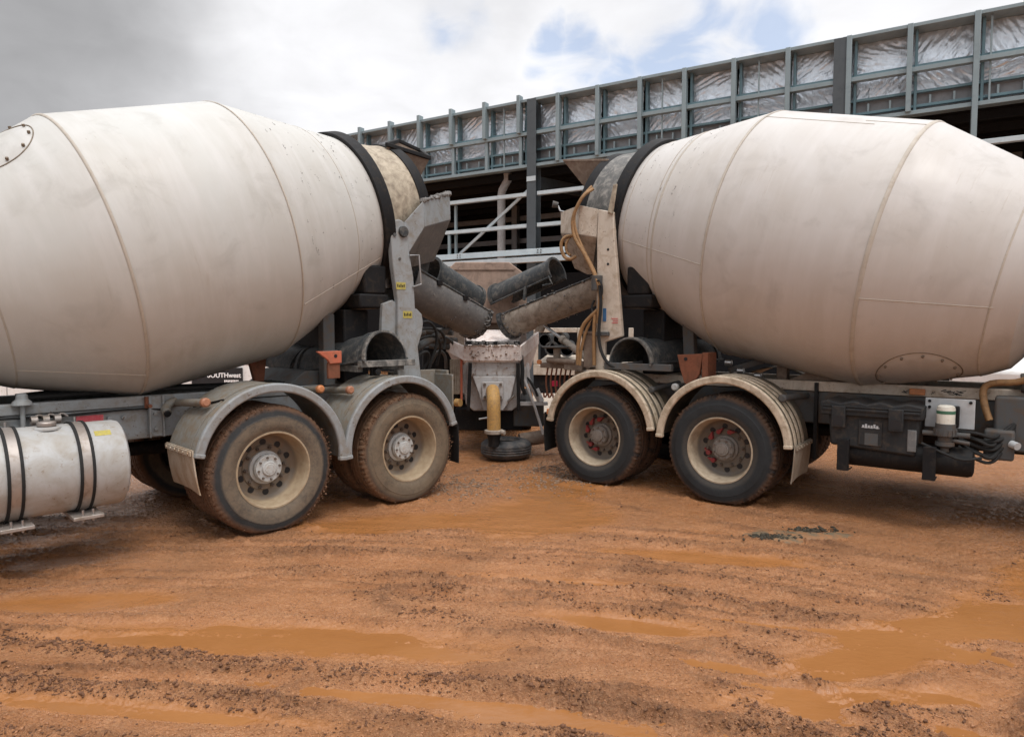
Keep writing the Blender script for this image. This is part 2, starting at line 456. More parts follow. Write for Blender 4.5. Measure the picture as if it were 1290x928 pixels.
class MB:
    """Collects solids and links them as ONE mesh object."""

    def __init__(s, side=1):
        s.v, s.f, s.side, s.parts = [], [], side, []

    def add(s, vs, fs):
        o, of = len(s.v), len(s.f)
        s.v.extend([tuple(p) for p in vs])
        s.f.extend([tuple(i + o for i in f) for f in fs])
        s.parts.append((o, len(s.v), of, len(s.f)))
        return s

    def box(s, c, d, rot=None):
        R = rot if rot is not None else Matrix.Identity(3)
        vs = [Vector(c) + R @ Vector((x * d[0] / 2, y * d[1] / 2, z * d[2] / 2)) for x in (-1, 1) for y in (-1, 1) for z in (-1, 1)]
        return s.add(vs, [(0, 1, 3, 2), (4, 6, 7, 5), (0, 4, 5, 1), (2, 3, 7, 6), (0, 2, 6, 4), (1, 5, 7, 3)])

    def bounds(s, u0, u1, v0, v1, w0, w1):
        return s.box(((u0 + u1) / 2, (v0 + v1) / 2, (w0 + w1) / 2), (abs(u1 - u0), abs(v1 - v0), abs(w1 - w0)))

    def bar(s, p0, p1, w, h, up=(0, 0, 1)):
        p0, p1 = Vector(p0), Vector(p1)
        x = (p1 - p0).normalized()
        y = Vector(up).cross(x)
        if y.length < 1e-4:
            y = Vector((0, 1, 0)).cross(x)
        y.normalize()
        z = x.cross(y)
        R = Matrix((x, y, z)).transposed()
        return s.box((p0 + p1) / 2, ((p1 - p0).length, w, h), R)

    def cyl(s, p0, p1, r0, r1=None, n=20, caps=True):
        r1 = r0 if r1 is None else r1
        p0, p1 = Vector(p0), Vector(p1)
        a = (p1 - p0).normalized()
        x = a.orthogonal().normalized()
        y = a.cross(x)
        vs = []
        for p, r in ((p0, r0), (p1, r1)):
            for i in range(n):
                t = 2 * PI * i / n
                vs.append(p + (x * math.cos(t) + y * math.sin(t)) * r)
        fs = [(i, (i + 1) % n, n + (i + 1) % n, n + i) for i in range(n)]
        if caps:
            fs += [tuple(range(n - 1, -1, -1)), tuple(range(n, 2 * n))]
        return s.add(vs, fs)

    def tube(s, path, r, n=10, closed=False, smooth=0):
        P = [Vector(p) for p in path]
        for _ in range(smooth):                                  # Chaikin
            q = [P[0]]
            for a, b in zip(P[:-1], P[1:]):
                q += [a * 0.75 + b * 0.25, a * 0.25 + b * 0.75]
            q.append(P[-1])
            P = q
        vs, fs = [], []
        x = None
        for i, p in enumerate(P):
            if closed:
                a = (P[(i + 1) % len(P)] - P[i - 1]).normalized()
            else:
                a = (P[min(i + 1, len(P) - 1)] - P[max(i - 1, 0)]).normalized()
            x = a.orthogonal().normalized() if x is None else (x - a * x.dot(a)).normalized()
            y = a.cross(x)
            rr = r[i] if isinstance(r, (list, tuple)) else r
            for k in range(n):
                t = 2 * PI * k / n
                vs.append(p + (x * math.cos(t) + y * math.sin(t)) * rr)
        m = len(P)
        for i in range(m if closed else m - 1):
            j = (i + 1) % m
            for k in range(n):
                fs.append((i * n + k, i * n + (k + 1) % n, j * n + (k + 1) % n, j * n + k))
        if not closed:
            fs += [tuple(range(n - 1, -1, -1)), tuple(range((m - 1) * n, m * n))]
        return s.add(vs, fs)

    def lathe(s, prof, n=96, axis='x', o=(0, 0, 0), rmod=None, close=False):
        """prof: list of (along, radius)."""
        o = Vector(o)
        vs, fs = [], []
        for i, (a, r) in enumerate(prof):
            for k in range(n):
                t = 2 * PI * k / n
                rr = r + (rmod(i, k) if rmod else 0)
                c, q = rr * math.cos(t), rr * math.sin(t)
                vs.append(o + Vector((a, c, q) if axis == 'x' else (c, a, q) if axis == 'y' else (c, q, a)))
        m = len(prof)
        for i in range(m if close else m - 1):
            j = (i + 1) % m
            for k in range(n):
                fs.append((i * n + k, i * n + (k + 1) % n, j * n + (k + 1) % n, j * n + k))
        return s.add(vs, fs)

    def prism(s, poly, off):
        off = Vector(off)
        n = len(poly)
        vs = [Vector(p) for p in poly] + [Vector(p) + off for p in poly]
        return s.add(vs, [tuple(range(n)), tuple(range(2 * n - 1, n - 1, -1))] + [(i, (i + 1) % n, n + (i + 1) % n, n + i) for i in range(n)])

    def plate(s, quad, t):
        """A polygon given thickness t, half to each side."""
        q = [Vector(p) for p in quad]
        nrm = (q[1] - q[0]).cross(q[2] - q[0]).normalized() * t
        return s.prism([p - nrm / 2 for p in q], nrm)

    def trough(s, p0, p1, r0, r1, a0, a1, th=0.012, n=26, up=(0, 0, 1), seg=6):
        """Part of a pipe wall between angles a0..a1 (degrees, 0 = side, 90 = up)."""
        p0, p1 = Vector(p0), Vector(p1)
        x = (p1 - p0).normalized()
        y = Vector(up).cross(x).normalized()
        z = x.cross(y)
        vs, fs = [], []
        for j in range(seg + 1):
            q = j / seg
            p, r = p0.lerp(p1, q), r0 + (r1 - r0) * q
            for rr in (r, r - th):
                for i in range(n + 1):
                    t = math.radians(a0 + (a1 - a0) * i / n)
                    vs.append(p + y * (rr * math.cos(t)) + z * (rr * math.sin(t)))
        N = n + 1
        L = 2 * N
        for j in range(seg):
            for i in range(n):
                a = j * L + i
                fs.append((a, a + 1, a + L + 1, a + L))
                fs.append((a + N, a + L + N, a + L + N + 1, a + N + 1))
            fs.append((j * L, j * L + L, j * L + L + N, j * L + N))
            fs.append((j * L + n, j * L + n + N, j * L + L + n + N, j * L + L + n))
        for base in (0, seg * L):
            for i in range(n):
                fs.append((base + i, base + N + i, base + N + i + 1, base + i + 1))
        return s.add(vs, fs)

    def build(s, name, mat, parent=None, bevel=0.0, angle=35, smooth=True, loc=None, rot=None, seg=2):
        s.made = []
        if name in EACH and len(s.parts) > 1:                       # countable pieces: one object each
            for v0, v1, f0, f1 in s.parts:
                m = MB(s.side)
                m.add(s.v[v0:v1], [tuple(i - v0 for i in f) for f in s.f[f0:f1]])
                s.made.append(m.build(name, mat, parent, bevel, angle, smooth, loc, rot, seg))
            return s.made[0]
        me = bpy.data.meshes.new(name)
        vs = s.v if s.side == 1 else [(x, -y, z) for x, y, z in s.v]
        me.from_pydata([tuple(v) for v in vs], [], s.f)
        bm = bmesh.new()
        bm.from_mesh(me)
        bmesh.ops.recalc_face_normals(bm, faces=bm.faces)
        bm.to_mesh(me)
        bm.free()
        if smooth:
            me.shade_smooth()
            me.set_sharp_from_angle(angle=math.radians(angle))
        me.materials.append(mat if not isinstance(mat, str) else MT[mat])
        o = bpy.data.objects.new(name, me)
        C.objects.link(o)
        if parent is not None:
            o.parent = parent
        if loc is not None:
            o.location = loc
        if rot is not None:
            o.rotation_euler = rot
        if bevel:
            b = o.modifiers.new('bevel', 'BEVEL')
            b.width, b.segments, b.limit_method, b.angle_limit = bevel, seg, 'ANGLE', math.radians(40)
            b.use_clamp_overlap = True
        return o


def thing(name, label, cat, loc=(0, 0, 0), rotz=0.0, group=None):
    o = bpy.data.objects.new(name, None)
    C.objects.link(o)
    o.empty_display_size = 0.3
    o.location, o.rotation_euler = loc, (0, 0, rotz)
    return tag(o, label, cat, group)


def tag(o, label=None, cat=None, group=None, kind=None):
    for k, v in (('label', label), ('category', cat), ('group', group), ('kind', kind)):
        if v:
            o[k] = v
    return o


def link_copy(o, parent=None, loc=None, rot=None):
    c = o.copy()
    C.objects.link(c)
    c.parent = parent
    if loc is not None:
        c.location = loc
    if rot is not None:
        c.rotation_euler = rot
    return c


# ------------------------------------------------------------------ ground: one sheet, real ruts
class ValueNoise:
    def __init__(s, seed):
        s.g = np.random.RandomState(seed).rand(256, 256).astype(np.float32)

    def at(s, x, y):
        xi, yi = np.floor(x).astype(int), np.floor(y).astype(int)
        fx, fy = x - xi, y - yi
        fx, fy = fx * fx * fx * (fx * (fx * 6 - 15) + 10), fy * fy * fy * (fy * (fy * 6 - 15) + 10)
        x0, y0, x1, y1 = xi & 255, yi & 255, (xi + 1) & 255, (yi + 1) & 255
        g = s.g
        return (g[y0, x0] * (1 - fx) + g[y0, x1] * fx) * (1 - fy) + (g[y1, x0] * (1 - fx) + g[y1, x1] * fx) * fy

    def fbm(s, x, y, oct=4, gain=0.5):
        t, a, f = 0, 1, 1
        tot = 0
        for i in range(oct):
            t = t + a * (s.at(x * f + 17.3 * i, y * f + 9.1 * i) - 0.5)
            tot += a
            a *= gain
            f *= 2.03
        return t / tot


VN = ValueNoise(3)

# tyre tracks on the site (ground metres): path, rut half-width, depth, berm height
TRACKS = [
    ([(-6, 3.7), (-2.55, 3.24), (-1.86, 3.09), (-1.18, 2.98), (-0.44, 2.85), (0.0, 2.76), (1.0, 2.45)], 0.16, 0.016, 0.040),
    ([(-6, 3.3), (-2.25, 2.85), (-1.49, 2.73), (-0.8, 2.65), (0.3, 2.4)], 0.14, 0.014, 0.040),
    ([(-4.2, 3.9), (-3.25, 4.16), (-2.47, 4.52), (-1.41, 4.66), (-0.03, 4.5), (1.4, 4.18), (1.79, 3.91), (2.51, 3.63), (4, 3.0)], 0.10, 0.010, 0.026),
    ([(-1.6, 4.25), (-0.74, 4.20), (-0.02, 4.09), (0.84, 3.96), (1.55, 3.68), (2.4, 3.3)], 0.11, 0.012, 0.026),
    ([(-0.6, 4.0), (0.05, 3.85), (0.5, 3.68), (0.85, 3.50), (1.22, 3.0), (1.5, 2.5)], 0.15, 0.016, 0.038),
    ([(-0.9, 2.9), (-0.02, 2.84), (0.5, 2.78), (1.06, 2.69), (1.45, 2.75), (1.9, 2.6)], 0.12, 0.014, 0.036),
    ([(4.2, 4.9), (2.8, 3.57), (2.28, 3.09), (1.8, 2.63), (1.3, 2.1)], 0.18, 0.012, 0.034),
    ([(-5, 5.2), (-2.6, 5.1), (-1.0, 5.05), (0.9, 4.9), (2.6, 4.55), (5, 3.9)], 0.16, 0.010, 0.016),
    ([(-7, 2.2), (-4, 4.0), (-1.0, 6.6), (0.6, 8.4)], 0.2, 0.010, 0.014),
    ([(7, 2.6), (3.4, 4.6), (1.4, 6.1), (0.2, 7.4)], 0.2, 0.010, 0.014),
]
for k, (y0, y1, hw, dp, bm) in enumerate(((5.0, 3.35, .045, .010, .022), (4.88, 3.22, .03, .008, .020), (4.35, 2.75, .045, .010, .024), (4.22, 2.64, .03, .008, .020), (5.35, 3.9, .05, .010, .020),
                                          (3.62, 2.35, .045, .010, .026), (3.47, 2.25, .03, .009, .024), (5.65, 4.4, .05, .009, .018), (3.05, 2.15, .045, .010, .026))):
    TRACKS.append(([(-5.5, y0 - 0.15), (-3.0, y0 + 0.03), (-1.2, y0), (0.4, y0 - 0.22), (1.8, y0 - 0.62), (3.2, y1 - 0.15), (5, y1 - 0.9)], hw, dp, bm))
# where the loaded tyres stand: x, y, direction
FEET = [(-1.9154 + 0.7026 * k, 5.344 + 0.7116 * k, 0.7791) for k in (0, 1.35)] + [(1.9378 - 0.794 * k, 6.2115 + 0.6079 * k, -0.9174) for k in (0, 1.35)]
# hollows that hold muddy water: centre, radii, turn, depth
HOLLOWS = [
    ((-1.35, 3.46), (1.15, 0.17), -0.05, 0.030), ((-0.62, 3.40), (0.5, 0.12), -0.15, 0.026),
    ((0.62, 3.70), (0.50, 0.10), -0.22, 0.030), ((2.45, 3.66), (0.8, 0.20), 0.30, 0.032), ((1.75, 3.22), (0.5, 0.16), 0.2, 0.028),
    ((1.50, 2.90), (0.6, 0.10), 0.05, 0.030), ((0.25, 5.9), (0.8, 0.55), 0.9, 0.022), ((0.55, 7.0), (0.45, 0.6), 0.2, 0.022),
    ((-2.6, 3.95), (0.5, 0.14), 0.1, 0.022), ((-1.6, 2.80), (0.9, 0.06), -0.12, 0.026), ((0.3, 4.3), (0.7, 0.07), -0.12, 0.022),
    ((3.6, 4.3), (0.9, 0.3), 0.5, 0.022), ((-0.9, 5.6), (0.9, 0.25), 0.2, 0.016), ((1.4, 4.75), (0.8, 0.14), -0.2, 0.018),
]


def seg_dist(x, y, path):
    best = np.full(x.shape, 1e9)
    side = np.zeros(x.shape)
    for (ax, ay), (bx, by) in zip(path[:-1], path[1:]):
        dx, dy = bx - ax, by - ay
        L2 = dx * dx + dy * dy
        t = np.clip(((x - ax) * dx + (y - ay) * dy) / L2, 0, 1)
        ex, ey = x - ax - t * dx, y - ay - t * dy
        d = np.hypot(ex, ey)
        sg = np.sign(dx * ey - dy * ex)
        m = d < best
        best[m], side[m] = d[m], sg[m]
    return best, side


def ground_parts(x, y):
    """height, crumb amount and wetness at ground points"""
    near = np.clip(1.0 - (np.hypot(x, y) - 14) / 30, 0, 1)
    wx = x + 0.12 * VN.fbm(x * 1.3, y * 1.3, 3)
    wy = y + 0.09 * VN.fbm(x * 0.9 + 40, y * 1.1 + 11, 3)
    h = 0.030 * VN.fbm(x * 0.5, y * 0.5, 3) + 0.016 * VN.fbm(x * 1.6 + 5, y * 3.0, 3)
    crumb = np.zeros(x.shape)
    lump = np.clip(0.5 + 2.6 * VN.fbm(x * 11, y * 19, 4, 0.68), 0, 2.0)
    for path, hw, dep, berm in TRACKS:
        d, sd_ = seg_dist(wx, wy, path)
        mod = np.clip(0.70 + 2.2 * VN.fbm(x * 1.3 + hw * 90, y * 1.7, 3), 0.0, 1.7)
        h -= dep * np.exp(-(d / hw) ** 4)
        bw = (0.018 + 0.27 * hw) * (0.6 + 0.6 * mod)
        ridge = np.exp(-((d - hw - 0.05) / bw) ** 2) * np.where(sd_ > 0, 1.0, 0.7)
        h += berm * mod * ridge * (0.35 + 0.65 * lump)
        crumb = np.maximum(crumb, ridge * mod)
    lugs = np.clip(VN.fbm(x * 0.9 + 90, y * 2.2, 3) * 2.6 + 0.35, 0, 1)
    wet = np.zeros(x.shape)
    for (cx, cy), (rx, ry), a, dep in HOLLOWS:
        ca, sa = math.cos(a), math.sin(a)
        px, py = (wx - cx) * ca + (wy - cy) * sa, -(wx - cx) * sa + (wy - cy) * ca
        e = np.sqrt((px / rx) ** 2 + (py / ry) ** 2)
        e = e + 0.8 * VN.fbm(x * 2.6, y * 5.0, 4, 0.6)
        k = np.clip((1.55 - e) / 1.1, 0, 1)
        k = k * k * (3 - 2 * k)
        h = h * (1 - 0.75 * k) - (dep * 0.75 + 0.006) * k
        wet = np.maximum(wet, k)
    rough = np.clip(0.30 + lugs * 0.5 + crumb * 0.6, 0, 1.4) * (1 - 0.80 * wet)
    fold = 0.5 - np.abs(VN.fbm(x * 17 + 3, y * 25, 4, 0.62))
    h += rough * (0.026 * (fold - 0.40) + 0.026 * VN.fbm(x * 34, y * 50, 3, 0.6) + 0.012 * VN.fbm(x * 8, y * 15, 3, 0.6))
    h += (0.022 * VN.fbm(x * 60 + 7, y * 75, 2, 0.6)) * np.clip(crumb, 0, 1.2)
    for fx, fy, an in FEET:
        du, dv = math.sin(an), math.cos(an)
        sg_ = 1 if an > 0 else -1
        u_ = (wx * 0.3 + x * 0.7 - fx) * du + (wy * 0.3 + y * 0.7 - fy) * dv
        v_ = ((x - fx) * dv - (y - fy) * du) * sg_
        q = np.maximum(np.abs(u_) / 0.26, np.abs(v_ + 0.31) / 0.36)
        k = np.clip((1.5 - q) / 0.6, 0, 1)
        h = h * (1 - k) + (-0.004) * k
        h += 0.034 * np.exp(-((q - 1.12) / 0.16) ** 2) * np.clip(0.5 + 2.0 * VN.fbm(x * 9, y * 9, 4, 0.6), 0, 1.5)
    return h * near, np.clip(np.maximum(crumb, lugs * 0.30) * (1 - 0.7 * wet), 0, 1) * near, wet * near


def build_ground():
    nt, nr = 1080, 860
    th = np.concatenate([np.linspace(math.radians(-70), math.radians(-44), 90), np.linspace(math.radians(-43.9), math.radians(43.9), nt), np.linspace(math.radians(44), math.radians(70), 90)])
    nt = len(th)
    rr = np.concatenate([np.geomspace(1.7, 15, nr), np.geomspace(15.3, 3000, 60)])
    T, Rr = np.meshgrid(th, rr)
    X, Y = Rr * np.sin(T), Rr * np.cos(T)
    Hh, G, Wt = ground_parts(X.ravel(), Y.ravel())
    vs = np.stack([X.ravel(), Y.ravel(), Hh], 1)
    n2 = len(rr)
    idx = np.arange(n2 * nt).reshape(n2, nt)
    q = np.stack([idx[:-1, :-1], idx[:-1, 1:], idx[1:, 1:], idx[1:, :-1]], -1).reshape(-1, 4)
    # coarse remainder of the sheet (behind and beside the viewer), same mesh
    th2 = np.linspace(math.radians(70), math.radians(290), 80)
    T2, R2 = np.meshgrid(th2, rr)
    X2, Y2 = (R2 * np.sin(T2)).ravel(), (R2 * np.cos(T2)).ravel()
    H2, G2, W2 = ground_parts(X2, Y2)
    o = len(vs)
    idx2 = o + np.arange(n2 * 80).reshape(n2, 80)
    q2 = np.stack([idx2[:-1, :-1], idx2[:-1, 1:], idx2[1:, 1:], idx2[1:, :-1]], -1).reshape(-1, 4)
    vs = np.concatenate([vs, np.stack([X2, Y2, H2], 1)])
    q = np.concatenate([q[:, ::-1], q2[:, ::-1]])
    # centre cap under the viewer
    ring = np.concatenate([idx[0], idx2[0]])
    c = len(vs)
    vs = np.concatenate([vs, [[0, 0, 0.0]]])
    me = bpy.data.meshes.new('ground')
    tri = [(c, int(b), int(a)) for a, b in zip(ring, np.roll(ring, -1)) if a != b]
    nv, nq, ntri = len(vs), len(q), len(tri)
    me.vertices.add(nv)
    me.vertices.foreach_set('co', vs.astype(np.float32).ravel())
    me.loops.add(nq * 4 + ntri * 3)
    me.loops.foreach_set('vertex_index', np.concatenate([q.ravel(), np.array(tri).ravel()]).astype(np.int32))
    me.polygons.add(nq + ntri)
    me.polygons.foreach_set('loop_start', np.concatenate([np.arange(nq) * 4, nq * 4 + np.arange(ntri) * 3]).astype(np.int32))
    me.update(calc_edges=True)
    me.validate()
    at = me.attributes.new('grain', 'FLOAT', 'POINT')
    at.data.foreach_set('value', np.concatenate([G, G2, [0]]).astype(np.float32))
    at = me.attributes.new('wet', 'FLOAT', 'POINT')
    at.data.foreach_set('value', np.concatenate([Wt, W2, [0]]).astype(np.float32))
    me.shade_smooth()
    m = Mat('mud')
    a = m.n('ShaderNodeAttribute', attribute_name='grain')
    gr = a.outputs['Fac']
    wa = m.n('ShaderNodeAttribute', attribute_name='wet').outputs['Fac']
    n0 = m.noise(0.5, 4, 0.55)
    n1 = m.noise(4.5, 7, 0.62, 0.5, m.mapped((0.7, 1.7, 1)))
    n2_ = m.noise(30, 6, 0.72, 0.3, m.mapped((0.8, 1.2, 1)))
    n3 = m.noise(120, 4, 0.75)
    n4 = m.noise(62, 5, 0.78, 0.4)
    col = m.mix(m.ramp(n1, 0.34, 0.66), (0.36, 0.148, 0.053), (0.42, 0.192, 0.083))
    col = m.mix(m.ramp(n0, 0.38, 0.64, 0, 0.5), col, (0.375, 0.182, 0.088))
    gm = m.math('MULTIPLY', m.ramp(gr, 0.10, 0.80), m.ramp(n2_, 0.38, 0.58))
    col = m.mix(m.math('MULTIPLY', gm, 0.45), col, (0.19, 0.092, 0.050))
    col = m.mix(m.math('MULTIPLY', m.ramp(n4, 0.50, 0.60), m.ramp(n1, 0.36, 0.66, 0.15, 0.6)), col, (0.50, 0.285, 0.155))  # pale flecks paint the lit sparkle of wet grains into the colour
    col = m.mix(m.ramp(n4, 0.36, 0.46, 0.60, 0.0), col, (0.18, 0.078, 0.036))  # dark flecks in the pits paint the other half of that light-dark contrast
    col = m.mix(m.math('MULTIPLY', m.ramp(n2_, 0.60, 0.72), 0.25), col, (0.26, 0.115, 0.052))
    wf = m.ramp(m.math('ADD', wa, m.math('MULTIPLY', m.math('SUBTRACT', n1, 0.5), 0.9)), 0.05, 0.75)
    col = m.mix(wf, col, m.mix(m.ramp(n1, 0.3, 0.7), (0.29, 0.118, 0.036), (0.345, 0.150, 0.053)))
    damp = m.ramp(m.noise(1.7, 5, 0.6, 0.4), 0.32, 0.54)
    rg = m.ramp(m.math('SUBTRACT', damp, m.math('MULTIPLY', gr, 0.6)), 0.0, 1.0, 0.42, 0.13)
    rgw = m.n('ShaderNodeMix', data_type='FLOAT')
    m.l(wf, rgw.inputs['Factor'])
    m.l(rg, rgw.inputs['A'])
    rgw.inputs['B'].default_value = 0.17
    m.set(color=col, rough=rgw.outputs['Result'], spec=0.45)
    bh = m.math('ADD', m.math('MULTIPLY', n2_, m.math('ADD', m.math('MULTIPLY', gr, 1.3), 0.55)), m.math('MULTIPLY', n4, 0.55))
    m.bump(m.math('MULTIPLY', m.math('MULTIPLY', bh, m.ramp(wf, 0.0, 1.0, 1.0, 0.2)), m.ramp(damp, 0.0, 1.0, 1.0, 0.55)), 1.0, 0.035)
    me.materials.append(m.m)
    o = bpy.data.objects.new('ground', me)
    C.objects.link(o)
    return tag(o, kind='structure')


build_ground()

# muddy water lying in the hollows (a thin level sheet; the ground rises through it)
wm = Mat('muddy_water')
wn1 = wm.noise(1.3, 5, 0.55, 0.6)
wm.set(color=wm.mix(wm.ramp(wn1, 0.35, 0.65), (0.27, 0.111, 0.033), (0.315, 0.137, 0.046)), rough=wm.ramp(wm.noise(3, 4), 0.3, 0.7, 0.05, 0.16), spec=0.5)
wm.bump(wm.noise(16, 6, 0.65, 0.5, wm.mapped((0.7, 1.6, 1))), 0.22, 0.014)
mb = MB()
mb.add([(-9, 2.0, -0.024), (9, 2.0, -0.024), (9, 9.0, -0.024), (-9, 9.0, -0.024)], [(0, 1, 2, 3)])
tag(mb.build('puddle_water', wm.m), kind='structure')


def scatter_lumps(name, pts, mat, jag=0.35, sub=1):
    """Many small irregular lumps as one uncountable mass."""
    base = bmesh.new()
    bmesh.ops.create_icosphere(base, subdivisions=sub, radius=1)
    bv = np.array([v.co[:] for v in base.verts])
    bf = np.array([[v.index for v in f.verts] for f in base.faces])
    base.free()
    rs = np.random.RandomState(5)
    V, F = [], []
    for i, (x, y, z, s) in enumerate(pts):
        d = bv * (1 + jag * (rs.rand(len(bv), 1) - 0.5) * 2) * s * np.array([rs.uniform(.7, 1.6), rs.uniform(.5, 1.0), rs.uniform(.4, .9)])
        a = rs.uniform(0, 6.28)
        ca, sa = math.cos(a), math.sin(a)
        d = d @ np.array([[ca, sa, 0], [-sa, ca, 0], [0, 0, 1]])
        V.append(d + np.array([x, y, z + s * 0.15]))
        F.append(bf + i * len(bv))
    V, F = np.concatenate(V), np.concatenate(F)
    me = bpy.data.meshes.new(name)
    me.from_pydata(V.tolist(), [], F.tolist())
    me.shade_smooth()
    me.materials.append(mat)
    o = bpy.data.objects.new(name, me)
    C.objects.link(o)
    return o


def clod_points():
    rs = np.random.RandomState(11)
    pts = []
    for (path, hw, dep, berm), num in zip(TRACKS, [9500, 9500, 2200, 2400, 4200, 5200, 3600, 500, 200, 200] + [900] * 9):
        P = np.array(path)
        L = np.hypot(*np.diff(P, axis=0).T)
        cum = np.concatenate([[0], np.cumsum(L)])
        t = rs.rand(num) * cum[-1]
        k = np.clip(np.searchsorted(cum, t) - 1, 0, len(L) - 1)
        f = (t - cum[k]) / L[k]
        q = P[k] + (P[k + 1] - P[k]) * f[:, None]
        dr = (P[k + 1] - P[k]) / L[k][:, None]
        off = (np.where(rs.rand(num) < 0.62, 1, -1) * (hw + 0.05) + rs.normal(0, 0.042, num))
        q = q + np.stack([-dr[:, 1], dr[:, 0]], 1) * off[:, None]
        dens = VN.fbm(q[:, 0] * 1.5 + 30, q[:, 1] * 1.5, 3)
        keep = dens > rs.uniform(-0.12, 0.20, num)
        q = q[keep]
        s = np.clip(rs.lognormal(math.log(0.0040), 0.5, len(q)), 0.002, 0.012)
        pts.append(np.concatenate([q, s[:, None]], 1))
    n = 1500
    q = np.stack([rs.uniform(-4.5, 4.5, n), rs.uniform(2.2, 5.6, n)], 1)
    dens = VN.fbm(q[:, 0] * 1.1 + 90, q[:, 1] * 2.4, 3) * 3 + 0.1
    q = q[dens > rs.uniform(0, 1.2, n)]
    pts.append(np.concatenate([q, np.clip(rs.lognormal(math.log(0.0034), 0.4, len(q)), 0.002, 0.009)[:, None]], 1))
    p = np.concatenate(pts)
    z, _, wt_ = ground_parts(p[:, 0], p[:, 1])
    ok = (z > -0.020) & (wt_ < 0.55)
    return [(x, y, zz_, s) for (x, y, s), zz_, k in zip(p, z, ok) if k]


cm = Mat('clod_mud')
cn = cm.noise(7, 5, 0.6)
cm.set(color=cm.mix(cm.ramp(cn, 0.35, 0.65), (0.085, 0.042, 0.024), (0.20, 0.095, 0.05)), rough=0.75, spec=0.25)
cm.bump(cm.noise(120, 3), 0.4, 0.004)
tag(scatter_lumps('mud_clods', clod_points(), cm.m, 0.6), 'dark brown mud clods thrown up along the tyre ruts', 'mud', kind='stuff')

# the fine crumbs that make churned mud look pitted, in the mud's own colour
rs = np.random.RandomState(77)
nC = 52000
rC = 2.2 * (7.5 / 2.2) ** rs.rand(nC)
aC = np.radians(rs.uniform(-43, 43, nC))
qC = np.stack([rC * np.sin(aC), rC * np.cos(aC)], 1)
zC, gC, wC = ground_parts(qC[:, 0], qC[:, 1])
dC = VN.fbm(qC[:, 0] * 1.4 + 60, qC[:, 1] * 2.6 + 8, 4) + 0.5 * gC
kC = (zC > -0.019) & (wC < rs.uniform(0.15, 0.5, nC)) & (dC > rs.uniform(-0.22, 0.14, nC))
sC = np.clip(rs.lognormal(math.log(0.0028), 0.42, nC), 0.0015, 0.007)
fm = Mat('crumb_mud')
fn_ = fm.noise(11, 5, 0.6)
fm.set(color=fm.mix(fm.ramp(fn_, 0.35, 0.65), (0.25, 0.108, 0.046), (0.42, 0.205, 0.098)), rough=0.42, spec=0.45)
tag(scatter_lumps('mud_crumbs', [(x, y, z, q) for (x, y), z, q, k in zip(qC, zC, sC, kC) if k], fm.m, 0.6, 1),
    'fine wet orange mud crumbs covering the churned ground', 'mud', kind='stuff')

rs = np.random.RandomState(23)
gv = np.concatenate([np.stack([rs.normal(0.55, 0.35, 700), rs.normal(7.5, 0.35, 700)], 1), np.stack([rs.normal(-0.5, 0.25, 350), rs.normal(6.9, 0.3, 350)], 1)])
gz, _, _ = ground_parts(gv[:, 0], gv[:, 1])
tag(scatter_lumps('gravel', [(x, y, z, s) for (x, y), z, s in zip(gv, gz, rs.uniform(0.006, 0.018, 1050))],
                  plain('gravel_stone', (0.24, 0.165, 0.115), 0.9, var=0.45)), 'grey brown gravel strewn on the mud between the two trucks', 'gravel', kind='stuff')


# ------------------------------------------------------------------ spilt concrete
def spill():
    mb = MB()
    n = 44
    r2 = random.Random(4)
    vs, fs = [(2.2, 5.22, 0.022)], []
    for ring, (k, hh) in enumerate(((0.35, 0.020), (0.7, 0.012), (1.0, -0.014))):
        for i in range(n):
            a = 2 * PI * i / n
            w = 1 + 0.22 * math.sin(3 * a + 1) + 0.13 * math.sin(7 * a) + r2.uniform(-.1, .1)
            vs.append((2.2 + 0.42 * k * w * math.cos(a) + 0.05 * k * w * math.sin(a), 5.22 + 0.19 * k * w * math.sin(a), hh + (r2.uniform(-.006, .009) if ring < 2 else 0)))
    for i in range(n):
        fs.append((0, 1 + i, 1 + (i + 1) % n))
        for q in range(2):
            a = 1 + q * n
            fs.append((a + i, a + n + i, a + n + (i + 1) % n, a + (i + 1) % n))
    mb.add(vs, fs)
    m = Mat('spilt_concrete')
    k = m.noise(9, 6, 0.65)
    m.set(color=m.mix(m.ramp(k, 0.40, 0.60), (0.14, 0.108, 0.066), (0.30, 0.140, 0.058)), rough=0.6)
    m.bump(m.noise(40, 5, 0.7), 0.6, 0.012)
    o = mb.build('concrete_spill', m.m, angle=80)
    tag(o, 'greyish splash of spilt concrete with dark crumbs on the mud before the cream truck', 'spill')
    cr = []
    for _ in range(240):
        t = r2.random()
        bx, by = (2.02, 5.16) if t < 0.6 else (2.42, 5.33)
        cr.append((r2.gauss(bx, 0.10), r2.gauss(by, 0.035), 0.018, r2.uniform(0.006, 0.016)))
    lump = scatter_lumps('concrete_crumbs', cr, plain('crumb', (0.055, 0.048, 0.036), 0.95, var=0.4), 0.5)
    lump.parent = o
    tag(lump, kind='stuff')


spill()


# ------------------------------------------------------------------ wheels (axis = local Y, +Y faces outward, rim lip at y=0)
DISC = -0.185                                                        # wheel disc, set back inside the rim


